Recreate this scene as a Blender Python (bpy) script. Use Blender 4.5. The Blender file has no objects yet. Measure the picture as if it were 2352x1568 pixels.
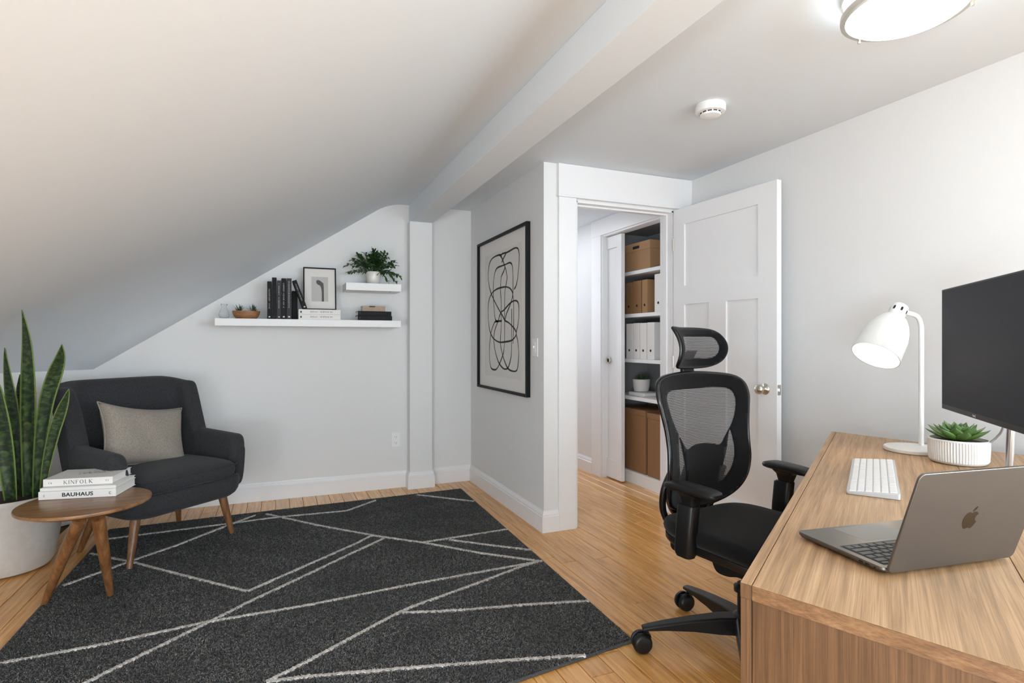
import bpy, bmesh, math, random
import numpy as np
from mathutils import Vector, Matrix, Euler, geometry
random.seed(7); np.random.seed(7)
C = bpy.context.scene.collection
PI = math.pi; R = math.radians
S = bpy.context.scene

# ------------------------------------------------------------ camera
YAW = math.atan(538 / 1300); FOC = 1300.0; CXP, CYP = 1176.0, 784.0; EYE = 1.2
FW = Vector((math.sin(YAW), math.cos(YAW), 0)); RT = Vector((math.cos(YAW), -math.sin(YAW), 0))
cam_d = bpy.data.cameras.new('camera'); cam = bpy.data.objects.new('camera', cam_d); C.objects.link(cam)
cam_d.sensor_width = 36; cam_d.lens = FOC / 2352 * 36; cam_d.clip_start = 0.02
cam.location = (0, 0, EYE); cam.rotation_euler = (PI / 2, 0, -YAW)
S.camera = cam

# ------------------------------------------------------------ world, exposure, large lights
S.view_settings.view_transform = 'Standard'; S.view_settings.look = 'None'
S.view_settings.gamma = 1; S.view_settings.use_curve_mapping = False
S.view_settings.exposure = 1.48
w = bpy.data.worlds.new('world'); S.world = w; w.use_nodes = True
bg = w.node_tree.nodes['Background']; bg.inputs[0].default_value = (0.80, 0.88, 1.0, 1); bg.inputs[1].default_value = 1.5
S.cycles.max_bounces = 10; S.cycles.diffuse_bounces = 7; S.cycles.glossy_bounces = 4; S.cycles.transparent_max_bounces = 12
S.cycles.sample_clamp_indirect = 6

def area(name, loc, rot, sx, sy, power, col):
    l = bpy.data.lights.new(name, 'AREA'); l.shape = 'RECTANGLE'; l.size = sx; l.size_y = sy; l.energy = power; l.color = col
    o = bpy.data.objects.new(name, l); C.objects.link(o); o.location = loc; o.rotation_euler = rot
    return o
# daylight through the rear window (behind the camera) and through the hallway window
area('window_daylight', (0.75, -3.76, 1.35), (R(100), 0, 0), 3.0, 1.6, 36, (0.80, 0.93, 1.0))
area('side_fill', (2.86, -1.75, 1.40), (0, R(102), 0), 1.4, 2.1, 74, (0.76, 0.92, 1.0))  # added light at an unseen side window, brightens the slope
area('low_left_fill', (-1.86, -1.9, 0.62), (0, R(-92), 0), 0.56, 2.0, 46, (0.72, 0.88, 1.0))  # added fill in front of the closed left wall, lifts the right wall
area('hall_daylight', (2.12, 6.2, 1.45), (R(-90), 0, 0), 0.8, 1.2, 4.5, (0.84, 0.91, 1.0))
area('hall_fill', (2.12, 4.6, 2.27), (0, 0, 0), 0.3, 0.3, 1.6, (0.95, 0.97, 1.0))  # added hall fill out of view, has no fixture

# ------------------------------------------------------------ pixel helpers (2352 x 1568 frame)
def ray(px, py):
    return FW + RT * ((px - CXP) / FOC) + Vector((0, 0, -(py - CYP) / FOC))
def at_z(px, py, z):
    r = ray(px, py); return Vector((0, 0, EYE)) + r * ((z - EYE) / r.z)
def at_y(px, py, y):
    r = ray(px, py); return Vector((0, 0, EYE)) + r * (y / r.y)
def at_x(px, py, x):
    r = ray(px, py); return Vector((0, 0, EYE)) + r * (x / r.x)
def at_d(px, py, d):
    return Vector((0, 0, EYE)) + ray(px, py) * d

# ------------------------------------------------------------ materials
def new_mat(name):
    m = bpy.data.materials.new(name); m.use_nodes = True
    return m, m.node_tree.nodes, m.node_tree.links, m.node_tree.nodes['Principled BSDF']
def hexc(h):
    c = [int(h[i:i + 2], 16) / 255 for i in (0, 2, 4)]
    return tuple([(x / 12.92 if x <= .04045 else ((x + .055) / 1.055) ** 2.4) for x in c]) + (1,)
def plain(name, col, rough=0.5, metal=0.0, bump=0.0, bscale=200, var=0.0, coat=0.0, spec=0.5, emit=None, estr=0):
    m, n, l, b = new_mat(name)
    if isinstance(col, str): col = hexc(col)
    b.inputs['Base Color'].default_value = col; b.inputs['Roughness'].default_value = rough
    b.inputs['Metallic'].default_value = metal; b.inputs['Coat Weight'].default_value = coat
    b.inputs['Specular IOR Level'].default_value = spec
    tc = n.new('ShaderNodeTexCoord')
    if var > 0:
        no = n.new('ShaderNodeTexNoise'); no.inputs['Scale'].default_value = bscale * 0.13; no.inputs['Detail'].default_value = 4
        l.new(tc.outputs['Object'], no.inputs['Vector'])
        mx = n.new('ShaderNodeMix'); mx.data_type = 'RGBA'
        mx.inputs[6].default_value = tuple(c * (1 - var) for c in col[:3]) + (1,)
        mx.inputs[7].default_value = tuple(min(1, c * (1 + var)) for c in col[:3]) + (1,)
        l.new(no.outputs['Fac'], mx.inputs[0]); l.new(mx.outputs[2], b.inputs['Base Color'])
    if bump > 0:
        no = n.new('ShaderNodeTexNoise'); no.inputs['Scale'].default_value = bscale; no.inputs['Detail'].default_value = 3
        l.new(tc.outputs['Object'], no.inputs['Vector'])
        bp = n.new('ShaderNodeBump'); bp.inputs['Strength'].default_value = bump; bp.inputs['Distance'].default_value = 0.002
        l.new(no.outputs['Fac'], bp.inputs['Height']); l.new(bp.outputs[0], b.inputs['Normal'])
    if emit: b.inputs['Emission Color'].default_value = emit; b.inputs['Emission Strength'].default_value = estr
    return m
def ramp(n, stops):
    r = n.new('ShaderNodeValToRGB'); e = r.color_ramp.elements
    while len(e) > 1: e.remove(e[-1])
    e[0].position = stops[0][0]; e[0].color = stops[0][1]
    for p, c in stops[1:]:
        x = e.new(p); x.color = c
    return r
def wood(name, cols, scale=(1, 12, 12), rough=0.4, world=False, strips=0.0, coat=0.0, tint=0.0, fine=0.35, freq=4.0):
    """grain runs along the axis with the small scale"""
    m, n, l, b = new_mat(name)
    tc = n.new('ShaderNodeTexCoord'); oi = n.new('ShaderNodeObjectInfo')
    if world:
        g = n.new('ShaderNodeNewGeometry'); src = g.outputs['Position']
    else: src = tc.outputs['Object']
    add = n.new('ShaderNodeVectorMath'); add.operation = 'MULTIPLY_ADD'
    cb = n.new('ShaderNodeCombineXYZ')
    for i in range(3): l.new(oi.outputs['Random'], cb.inputs[i])
    add.inputs[1].default_value = (13.1, 7.7, 5.3) if tint > 0 else (0, 0, 0)
    l.new(cb.outputs[0], add.inputs[0]); l.new(src, add.inputs[2])
    mp = n.new('ShaderNodeMapping'); mp.inputs['Scale'].default_value = scale; l.new(add.outputs[0], mp.inputs['Vector'])
    n1 = n.new('ShaderNodeTexNoise'); n1.inputs['Scale'].default_value = freq; n1.inputs['Detail'].default_value = 9
    n1.inputs['Roughness'].default_value = 0.62; n1.inputs['Distortion'].default_value = 0.35; l.new(mp.outputs[0], n1.inputs['Vector'])
    r1 = ramp(n, [(0.30, cols[0]), (0.5, cols[1]), (0.72, cols[2])]); l.new(n1.outputs['Fac'], r1.inputs[0])
    mp2 = n.new('ShaderNodeMapping'); mp2.inputs['Scale'].default_value = tuple(s * (6 if s > 3 else 2.2) for s in scale); l.new(add.outputs[0], mp2.inputs['Vector'])
    n2 = n.new('ShaderNodeTexNoise'); n2.inputs['Scale'].default_value = freq; n2.inputs['Detail'].default_value = 3; l.new(mp2.outputs[0], n2.inputs['Vector'])
    r2 = ramp(n, [(0.38, (0.55, 0.5, 0.45, 1)), (0.56, (1, 1, 1, 1))]); l.new(n2.outputs['Fac'], r2.inputs[0])
    mx = n.new('ShaderNodeMix'); mx.data_type = 'RGBA'; mx.blend_type = 'MULTIPLY'; mx.inputs[0].default_value = fine
    l.new(r1.outputs[0], mx.inputs[6]); l.new(r2.outputs[0], mx.inputs[7]); out = mx.outputs[2]
    if strips > 0:
        sx = n.new('ShaderNodeSeparateXYZ'); l.new(src, sx.inputs[0])
        d = n.new('ShaderNodeMath'); d.operation = 'DIVIDE'; d.inputs[1].default_value = strips; l.new(sx.outputs['X'], d.inputs[0])
        fl = n.new('ShaderNodeMath'); fl.operation = 'FLOOR'; l.new(d.outputs[0], fl.inputs[0])
        wn = n.new('ShaderNodeTexWhiteNoise'); wn.noise_dimensions = '2D'
        cb2 = n.new('ShaderNodeCombineXYZ'); l.new(fl.outputs[0], cb2.inputs[0]); l.new(oi.outputs['Random'], cb2.inputs[1])
        l.new(cb2.outputs[0], wn.inputs['Vector'])
        mr = n.new('ShaderNodeMapRange'); mr.inputs[3].default_value = 0.92; mr.inputs[4].default_value = 1.07; l.new(wn.outputs['Value'], mr.inputs[0])
        hv = n.new('ShaderNodeHueSaturation'); l.new(mr.outputs[0], hv.inputs['Value']); l.new(out, hv.inputs['Color']); out = hv.outputs[0]
    if tint > 0:
        mr = n.new('ShaderNodeMapRange'); mr.inputs[3].default_value = 1 - tint; mr.inputs[4].default_value = 1 + tint; l.new(oi.outputs['Random'], mr.inputs[0])
        hv = n.new('ShaderNodeHueSaturation'); l.new(mr.outputs[0], hv.inputs['Value']); l.new(out, hv.inputs['Color']); out = hv.outputs[0]
    l.new(out, b.inputs['Base Color']); b.inputs['Roughness'].default_value = rough
    b.inputs['Coat Weight'].default_value = coat; b.inputs['Coat Roughness'].default_value = 0.08
    bp = n.new('ShaderNodeBump'); bp.inputs['Strength'].default_value = 0.12; bp.inputs['Distance'].default_value = 0.001
    l.new(n2.outputs['Fac'], bp.inputs['Height']); l.new(bp.outputs[0], b.inputs['Normal'])
    return m
def fabric(name, c1, c2, scale=900, bump=0.6, rough=0.95, big=0.0):
    m, n, l, b = new_mat(name)
    tc = n.new('ShaderNodeTexCoord')
    no = n.new('ShaderNodeTexNoise'); no.inputs['Scale'].default_value = scale; no.inputs['Detail'].default_value = 2
    mp = n.new('ShaderNodeMapping'); mp.inputs['Scale'].default_value = (1, 1, 0.45); l.new(tc.outputs['Object'], mp.inputs['Vector'])
    l.new(mp.outputs[0], no.inputs['Vector'])
    rp = ramp(n, [(0.36, hexc(c1)), (0.66, hexc(c2))]); l.new(no.outputs['Fac'], rp.inputs[0])
    n2 = n.new('ShaderNodeTexNoise'); n2.inputs['Scale'].default_value = scale * .16; n2.inputs['Detail'].default_value = 5; l.new(tc.outputs['Object'], n2.inputs['Vector'])
    mr = n.new('ShaderNodeMapRange'); mr.inputs[3].default_value = 0.84; mr.inputs[4].default_value = 1.16; l.new(n2.outputs['Fac'], mr.inputs[0])
    hv = n.new('ShaderNodeHueSaturation'); l.new(mr.outputs[0], hv.inputs['Value']); l.new(rp.outputs[0], hv.inputs['Color'])
    l.new(hv.outputs[0], b.inputs['Base Color']); b.inputs['Roughness'].default_value = rough
    b.inputs['Sheen Weight'].default_value = 0.08; b.inputs['Sheen Roughness'].default_value = 0.5; b.inputs['Specular IOR Level'].default_value = 0.2
    bp = n.new('ShaderNodeBump'); bp.inputs['Strength'].default_value = bump; bp.inputs['Distance'].default_value = 0.0012
    l.new(no.outputs['Fac'], bp.inputs['Height']); l.new(bp.outputs[0], b.inputs['Normal'])
    return m

M = {}
M['wall'] = plain('wall_paint', (0.735, 0.735, 0.735, 1), 0.6, bump=0.05, bscale=260, var=0.012, spec=0.3)
M['ceiling'] = plain('ceiling_paint', (0.705, 0.755, 0.80, 1), 0.8, bump=0.05, bscale=220, var=0.012, spec=0.2)
M['trim'] = plain('trim_gloss_white', (0.80, 0.80, 0.81, 1), 0.32, bump=0.02, bscale=60, spec=0.5)
M['floor'] = wood('bamboo_plank', [hexc('bd833e'), hexc('dfa35b'), hexc('f0c07c')], scale=(14, 0.9, 14), rough=0.28, world=True, strips=0.019, coat=0.3, tint=0.07, fine=0.25)
M['gap'] = plain('floor_joint', '5a3b20', 0.8)
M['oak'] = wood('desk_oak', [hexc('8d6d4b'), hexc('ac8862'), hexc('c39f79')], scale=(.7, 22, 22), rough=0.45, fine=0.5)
M['oak_v_shaded'] = wood('desk_oak_vertical_shaded', [hexc('4a331e'), hexc('61452d'), hexc('77593d')], scale=(22, 22, .7), rough=0.45, fine=0.5)  # same oak as the top, shade of the end panel darkened into it
M['oak_y_shaded'] = wood('desk_oak_cross_shaded', [hexc('5f452c'), hexc('7a5a3d'), hexc('91704f')], scale=(22, .7, 22), rough=0.45, fine=0.5)  # end rail oak, toned down like the shaded panel
M['walnut'] = wood('walnut_leg', [hexc('5d3c22'), hexc('7d5433'), hexc('996c45')], scale=(10, 10, 1.0), rough=0.35, fine=0.3)
M['walnut_top'] = wood('walnut_top', [hexc('6e492c'), hexc('8f6641'), hexc('a97e55')], scale=(1.0, 9, 9), rough=0.32, fine=0.3)
M['charcoal'] = fabric('charcoal_wool', '232325', '434447', 700)
M['linen'] = fabric('taupe_linen', '7d756c', 'a59c92', 600)
M['chairfab'] = fabric('black_seat_fabric', '060607', '111113', 900, 0.5)
M['blackp'] = plain('black_plastic', (0.006, 0.006, 0.0065, 1), 0.40, bump=0.05, bscale=500, spec=0.35)
M['blackg'] = plain('black_gloss', (0.008, 0.008, 0.009, 1), 0.22)
M['blackframe'] = plain('black_frame_paint', (0.008, 0.008, 0.008, 1), 0.5, spec=0.2)
M['whitep'] = plain('white_plastic', (0.82, 0.82, 0.81, 1), 0.35)
M['whitem'] = plain('white_metal', (0.70, 0.695, 0.68, 1), 0.35, spec=0.5)
M['shelfw'] = plain('shelf_white', (0.82, 0.82, 0.82, 1), 0.4)
M['nickel'] = plain('brushed_nickel', (0.62, 0.57, 0.50, 1), 0.28, metal=1.0)
M['steel'] = plain('steel', (0.55, 0.56, 0.58, 1), 0.22, metal=1.0)
M['alu'] = plain('space_grey_aluminium', (0.17, 0.157, 0.145, 1), 0.36, metal=0.9, bump=0.02, bscale=900)
M['aludark'] = plain('emblem_dark', (0.12, 0.105, 0.09, 1), 0.15, metal=1.0)
M['keyd'] = plain('dark_key', (0.055, 0.057, 0.06, 1), 0.45)
M['keywell'] = plain('key_well', (0.015, 0.015, 0.016, 1), 0.6)
M['keyw'] = plain('white_key', (0.74, 0.74, 0.75, 1), 0.5)
M['kbbody'] = plain('keyboard_aluminium', (0.50, 0.50, 0.51, 1), 0.45, metal=0.2)
M['screen'] = plain('screen_glass', (0.040, 0.042, 0.050, 1), 0.6, spec=0.1)
M['paper'] = plain('mat_paper', (0.74, 0.72, 0.69, 1), 0.85)
M['paper2'] = plain('print_paper', (0.68, 0.66, 0.635, 1), 0.85)
M['ink'] = plain('ink', (0.022, 0.02, 0.018, 1), 0.7)
M['greyprint'] = plain('grey_print', (0.10, 0.10, 0.10, 1), 0.8)
M['pages'] = plain('book_pages', (0.80, 0.79, 0.76, 1), 0.9, bump=0.3, bscale=900)
M['bookw'] = plain('white_cover', (0.78, 0.76, 0.74, 1), 0.55)
M['bookb'] = plain('black_cover', (0.010, 0.010, 0.011, 1), 0.6, spec=0.2)
M['bookg'] = plain('grey_cover', (0.045, 0.045, 0.047, 1), 0.6, spec=0.2)
M['bookt'] = plain('tan_cover', (0.40, 0.30, 0.22, 1), 0.7, var=0.35, bscale=160)
M['spinemark'] = plain('spine_print', (0.62, 0.61, 0.60, 1), 0.6)
M['card'] = plain('cardboard', hexc('9f7b57'), 0.85, var=0.05, bscale=300, bump=0.1)
M['card2'] = plain('cardboard_dark', hexc('8c6744'), 0.85, var=0.05, bscale=300, bump=0.1)
M['closet'] = plain('closet_unlit_grey', (0.27, 0.27, 0.27, 1), 0.8)  # grey stands in for the closet interior being unlit
M['dark'] = plain('dark_hole', (0.006, 0.006, 0.006, 1), 0.9)
M['ceramic'] = plain('white_ceramic', (0.74, 0.71, 0.68, 1), 0.25, spec=0.6)
M['matte_ceramic'] = plain('matte_ceramic', (0.70, 0.685, 0.66, 1), 0.6)
M['stone'] = plain('speckled_stoneware', (0.58, 0.55, 0.51, 1), 0.75, bump=0.25, bscale=300, var=0.12)
M['soil'] = plain('soil', (0.035, 0.022, 0.015, 1), 0.95, bump=1.0, bscale=120, var=0.5)
M['zz'] = plain('dark_green_leaf', (0.035, 0.095, 0.022, 1), 0.4, var=0.5, bscale=300)
M['spiky'] = plain('grey_green_leaf', (0.055, 0.09, 0.045, 1), 0.5, var=0.4, bscale=300)
M['agave'] = plain('agave_green', (0.05, 0.12, 0.045, 1), 0.45, var=.3, bscale=300)
M['bowlwood'] = wood('bowl_wood', [hexc('7a5233'), hexc('96683f'), hexc('a97b52')], scale=(2, 12, 12), rough=0.5)
M['lampglow'] = plain('lamp_inner', (0.9, 0.88, 0.84, 1), 0.5, emit=(1.0, 0.90, 0.74, 1), estr=.45)
M['bulb'] = plain('bulb', (1, 1, 1, 1), 0.5, emit=(1.0, 0.90, 0.74, 1), estr=5)
M['diffuser'] = plain('ceiling_diffuser', (0.95, 0.94, 0.92, 1), 0.4, emit=(0.93, 0.985, 1.0, 1), estr=3.2)
M['lightring'] = plain('light_ring_metal', (0.60, 0.56, 0.50, 1), 0.35, metal=0.9)
M['rugedge'] = fabric('rug_binding', '3a3a3b', '5c5c5d', 500)

# leaf materials that use the blade's own UVs
def snake_mat():
    m, n, l, b = new_mat('snake_leaf')
    uv = n.new('ShaderNodeTexCoord'); sp = n.new('ShaderNodeSeparateXYZ'); l.new(uv.outputs['UV'], sp.inputs[0])
    mp = n.new('ShaderNodeMapping'); mp.inputs['Scale'].default_value = (1.3, 30, 1); l.new(uv.outputs['UV'], mp.inputs['Vector'])
    no = n.new('ShaderNodeTexNoise'); no.inputs['Scale'].default_value = 1.6; no.inputs['Detail'].default_value = 5; no.inputs['Distortion'].default_value = 0.7
    l.new(mp.outputs[0], no.inputs['Vector'])
    rp = ramp(n, [(0.42, (0.006, 0.018, 0.006, 1)), (0.50, (0.016, 0.042, 0.011, 1)), (0.66, (0.060, 0.110, 0.032, 1))]); l.new(no.outputs['Fac'], rp.inputs[0])
    a = n.new('ShaderNodeMath'); a.operation = 'SUBTRACT'; a.inputs[1].default_value = 0.5; l.new(sp.outputs[0], a.inputs[0])
    ab = n.new('ShaderNodeMath'); ab.operation = 'ABSOLUTE'; l.new(a.outputs[0], ab.inputs[0])
    gt = n.new('ShaderNodeMapRange'); gt.inputs[1].default_value = 0.40; gt.inputs[2].default_value = 0.46; l.new(ab.outputs[0], gt.inputs[0])
    mx = n.new('ShaderNodeMix'); mx.data_type = 'RGBA'; mx.inputs[7].default_value = (0.15, 0.22, 0.05, 1)
    l.new(gt.outputs[0], mx.inputs[0]); l.new(rp.outputs[0], mx.inputs[6]); l.new(mx.outputs[2], b.inputs['Base Color'])
    b.inputs['Roughness'].default_value = 0.42
    return m
M['snake'] = snake_mat()
def succ_mat():
    m, n, l, b = new_mat('succulent_leaf')
    uv = n.new('ShaderNodeTexCoord'); sp = n.new('ShaderNodeSeparateXYZ'); l.new(uv.outputs['UV'], sp.inputs[0])
    rp = ramp(n, [(0.0, (0.20, 0.33, 0.04, 1)), (0.5, (0.13, 0.24, 0.05, 1)), (1.0, (0.075, 0.14, 0.05, 1))]); l.new(sp.outputs[1], rp.inputs[0])
    l.new(rp.outputs[0], b.inputs['Base Color']); b.inputs['Roughness'].default_value = 0.42
    b.inputs['Subsurface Weight'].default_value = 0.0
    return m
M['succ'] = succ_mat()
def glass_mat():
    m, n, l, b = new_mat('clear_glass')
    b.inputs['Base Color'].default_value = (0.93, 0.94, 0.94, 1); b.inputs['Transmission Weight'].default_value = 0.85
    b.inputs['Roughness'].default_value = 0.25; b.inputs['IOR'].default_value = 1.08
    return m
M['glass'] = glass_mat()
def mesh_mat():
    m, n, l, b = new_mat('open_mesh_fabric')
    uv = n.new('ShaderNodeTexCoord'); sp = n.new('ShaderNodeSeparateXYZ'); l.new(uv.outputs['UV'], sp.inputs[0])
    def mul(s, k):
        a = n.new('ShaderNodeMath'); a.operation = 'MULTIPLY'; a.inputs[1].default_value = k; l.new(s, a.inputs[0]); return a.outputs[0]
    def op(o, *s):
        a = n.new('ShaderNodeMath'); a.operation = o
        for i, x in enumerate(s):
            if isinstance(x, (int, float)): a.inputs[i].default_value = x
            else: l.new(x, a.inputs[i])
        return a.outputs[0]
    no = n.new('ShaderNodeTexNoise'); no.inputs['Scale'].default_value = 30; l.new(uv.outputs['UV'], no.inputs['Vector'])
    j = mul(no.outputs['Fac'], 2.4)
    u = op('ADD', mul(sp.outputs[0], 2 * PI / 0.0085), j); v = op('ADD', mul(sp.outputs[1], 2 * PI / 0.0125), j)
    s1 = op('SINE', op('ADD', u, v)); s2 = op('SINE', op('SUBTRACT', u, v))
    k = op('GREATER_THAN', op('MULTIPLY', s1, s2), 0.36)
    tr = n.new('ShaderNodeBsdfTransparent'); ms = n.new('ShaderNodeMixShader')
    l.new(k, ms.inputs[0]); l.new(b.outputs[0], ms.inputs[1]); l.new(tr.outputs[0], ms.inputs[2])
    l.new(ms.outputs[0], n['Material Output'].inputs['Surface'])
    b.inputs['Base Color'].default_value = (0.045, 0.045, 0.048, 1); b.inputs['Roughness'].default_value = 0.5
    return m
M['mesh'] = mesh_mat()
def rug_mat(name, stops):
    m, n, l, b = new_mat(name)
    uv = n.new('ShaderNodeTexCoord'); sp = n.new('ShaderNodeSeparateXYZ'); l.new(uv.outputs['UV'], sp.inputs[0])
    rp = ramp(n, stops); l.new(sp.outputs[0], rp.inputs[0])
    l.new(rp.outputs[0], b.inputs['Base Color']); b.inputs['Roughness'].default_value = 0.95; b.inputs['Specular IOR Level'].default_value = 0.1
    return m
M['pile'] = rug_mat('rug_pile', [(0, (0.052, 0.052, 0.053, 1)), (0.5, (0.125, 0.125, 0.125, 1)), (0.85, (0.185, 0.185, 0.185, 1)), (1, (0.26, 0.26, 0.255, 1))])
M['pilew'] = rug_mat('rug_pile_ivory', [(0, (0.36, 0.34, 0.32, 1)), (1, (0.72, 0.69, 0.66, 1))])
M['rugbase'] = fabric('rug_base', '303032', '525254', 420, 1.0)

# ------------------------------------------------------------ geometry helpers
class MB:
    def __init__(s): s.v = []; s.f = []; s.uv = {}
    def add(s, vs, fs, uvs=None):
        o = len(s.v); s.v += [tuple(v) for v in vs]
        for k, f in enumerate(fs):
            if uvs: s.uv[len(s.f)] = [uvs[i] for i in f]
            s.f.append(tuple(i + o for i in f))
        return s
    def box(s, x0, x1, y0, y1, z0, z1):
        vs = [(x, y, z) for z in (z0, z1) for y in (y0, y1) for x in (x0, x1)]
        return s.add(vs, [(0, 2, 3, 1), (4, 5, 7, 6), (0, 1, 5, 4), (2, 6, 7, 3), (0, 4, 6, 2), (1, 3, 7, 5)])
    def prism(s, pts, z0, z1):          # pts counter-clockwise seen from above
        n = len(pts); vs = [(p[0], p[1], z0) for p in pts] + [(p[0], p[1], z1) for p in pts]
        return s.add(vs, [tuple(reversed(range(n))), tuple(range(n, 2 * n))] + [(i, (i + 1) % n, n + (i + 1) % n, n + i) for i in range(n)])
    def rings(s, rs, cap=True, closed=True, uv=False):
        n = len(rs[0]); vs = [p for r in rs for p in r]; fs = []
        for i in range(len(rs) - 1):
            for j in range(n if closed else n - 1):
                a = i * n + j; b = i * n + (j + 1) % n; fs.append((a, b, b + n, a + n))
        if cap: fs.append(tuple(reversed(range(n)))); fs.append(tuple(range((len(rs) - 1) * n, len(rs) * n)))
        return s.add(vs, fs)
    def lathe(s, prof, n=32, c=(0, 0, 0), cap=False):
        rs = [[(c[0] + r * math.cos(2 * PI * k / n), c[1] + r * math.sin(2 * PI * k / n), c[2] + z) for k in range(n)] for r, z in prof]
        return s.rings(rs, cap=cap)
    def tube(s, pts, rad, n=10, cap=True):
        pts = [Vector(p) for p in pts]; rs = []; up = None
        if not isinstance(rad, (list, tuple)): rad = [rad] * len(pts)
        for i, p in enumerate(pts):
            t = (pts[min(i + 1, len(pts) - 1)] - pts[max(i - 1, 0)]).normalized()
            if up is None:
                up = Vector((0, 0, 1)) if abs(t.z) < .9 else Vector((1, 0, 0))
            a = t.cross(up).normalized(); b = a.cross(t).normalized(); up = b
            rs.append([p + a * (rad[i] * math.cos(2 * PI * k / n)) + b * (rad[i] * math.sin(2 * PI * k / n)) for k in range(n)])
        return s.rings(rs, cap=cap)
    def mesh(s, name):
        me = bpy.data.meshes.new(name); me.from_pydata(s.v, [], s.f)
        if s.uv:
            ul = me.uv_layers.new(name='UVMap')
            for fi, uvs in s.uv.items():
                st = me.polygons[fi].loop_start
                for k, t in enumerate(uvs): ul.data[st + k].uv = t
        me.update(); return me
    def build(s, name, mat, parent=None, smooth=False, bevel=0.0, seg=2, loc=None, rot=None, fix=True, sub=0):
        me = s.mesh(name)
        if fix:
            bm = bmesh.new(); bm.from_mesh(me); bmesh.ops.recalc_face_normals(bm, faces=bm.faces); bm.to_mesh(me); bm.free()
        me.materials.append(M[mat] if isinstance(mat, str) else mat)
        o = bpy.data.objects.new(name, me); C.objects.link(o)
        if parent: o.parent = parent
        if loc is not None: o.location = loc
        if rot is not None: o.rotation_euler = rot
        if smooth: me.shade_smooth() if smooth is True else me.shade_smooth()
        if bevel > 0:
            b = o.modifiers.new('bevel', 'BEVEL'); b.width = bevel; b.segments = seg; b.limit_method = 'ANGLE'; b.angle_limit = R(40)
            if smooth is not True:
                for p in me.polygons: p.use_smooth = True
                b.harden_normals = True
        if sub:
            m = o.modifiers.new('sub', 'SUBSURF'); m.levels = sub; m.render_levels = sub
        if smooth == 'auto':
            me.set_sharp_from_angle(angle=R(38))
        return o
def tag(o, label=None, cat=None, group=None, kind=None):
    if label: o['label'] = label
    if cat: o['category'] = cat
    if group: o['group'] = group
    if kind: o['kind'] = kind
    return o
def thing(name, label, cat, loc=(0, 0, 0), rz=0, group=None, rot=None):
    o = bpy.data.objects.new(name, None); C.objects.link(o); o.location = loc; o.rotation_euler = rot or (0, 0, rz)
    o.empty_display_size = 0.05
    return tag(o, label, cat, group)
def struct(o): o['kind'] = 'structure'; return o
def catmull(pts, per=8, closed=True):
    pts = [Vector(p) for p in pts]; n = len(pts); out = []
    rng = range(n) if closed else range(n - 1)
    for i in rng:
        g = lambda k: pts[k % n] if closed else pts[max(0, min(n - 1, k))]
        p0, p1, p2, p3 = g(i - 1), g(i), g(i + 1), g(i + 2)
        for k in range(per):
            t = k / per
            out.append(0.5 * ((2 * p1) + (p2 - p0) * t + (2 * p0 - 5 * p1 + 4 * p2 - p3) * t * t + (3 * p1 - p0 - 3 * p2 + p3) * t ** 3))
    if not closed: out.append(pts[-1])
    return out
def inside(p, poly):
    x, y = p; c = False; j = len(poly) - 1
    for i in range(len(poly)):
        if (poly[i][1] > y) != (poly[j][1] > y) and x < (poly[j][0] - poly[i][0]) * (y - poly[i][1]) / (poly[j][1] - poly[i][1]) + poly[i][0]: c = not c
        j = i
    return c
def region(outer, holes, fmap, step=0.02):
    """triangulated surface bounded by outline loops, mapped into 3D"""
    pts = []; edges = []
    for lp in [outer] + holes:
        o = len(pts); pts += [Vector((p[0], p[1])) for p in lp]
        edges += [(o + i, o + (i + 1) % len(lp)) for i in range(len(lp))]
    xs = [p[0] for p in outer]; ys = [p[1] for p in outer]
    nx = int((max(xs) - min(xs)) / step); ny = int((max(ys) - min(ys)) / step)
    for i in range(1, nx + 1):
        for j in range(1, ny + 1):
            q = (min(xs) + i * (max(xs) - min(xs)) / (nx + 1), min(ys) + j * (max(ys) - min(ys)) / (ny + 1))
            if inside(q, outer) and not any(inside(q, h) for h in holes): pts.append(Vector(q))
    r = geometry.delaunay_2d_cdt(pts, edges, [], 0, 1e-6)
    fs = []
    for f in r[2]:
        c = sum((r[0][i] for i in f), Vector((0, 0))) / len(f)
        if inside(c, outer) and not any(inside(c, h) for h in holes): fs.append(tuple(f))
    m = MB(); m.add([fmap(v.x, v.y) for v in r[0]], fs, [(v.x, v.y) for v in r[0]])
    return m
def rrect(w, d, r, n=5, cx=0, cy=0):
    out = []
    for sx, sy, a in ((1, 1, 0), (-1, 1, 90), (-1, -1, 180), (1, -1, 270)):
        for k in range(n + 1):
            t = R(a + 90 * k / n); out.append((cx + sx * (w / 2 - r) + r * math.cos(t), cy + sy * (d / 2 - r) + r * math.sin(t)))
    return out
def sexp(t, p): return math.copysign(abs(t) ** p, t)
def cushion(m, w, d, h, ex=0.35, n=40, k=10, cz=0, crown=0.0, fmap=None):
    """pillow-like superellipsoid block"""
    rs = []
    for i in range(k + 1):
        ph = -PI / 2 + PI * i / k; cr = abs(math.cos(ph)) ** 0.45; z = sexp(math.sin(ph), 0.6) * h / 2
        ring = []
        for j in range(n):
            t = 2 * PI * j / n; x = sexp(math.cos(t), ex) * w / 2 * max(cr, .001); y = sexp(math.sin(t), ex) * d / 2 * max(cr, .001)
            zz = z + (crown * (1 - (2 * x / w) ** 2) * (1 - (2 * y / d) ** 2) if ph > 0 else 0)
            p = (x, y, cz + zz); ring.append(fmap(*p) if fmap else p)
        rs.append(ring)
    return m.rings(rs, cap=True)
def copy_tree(o, parent=None):
    c = o.copy(); C.objects.link(c); c.parent = parent
    for ch in list(o.children): copy_tree(ch, c)
    return c
_fonts = {}
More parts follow.
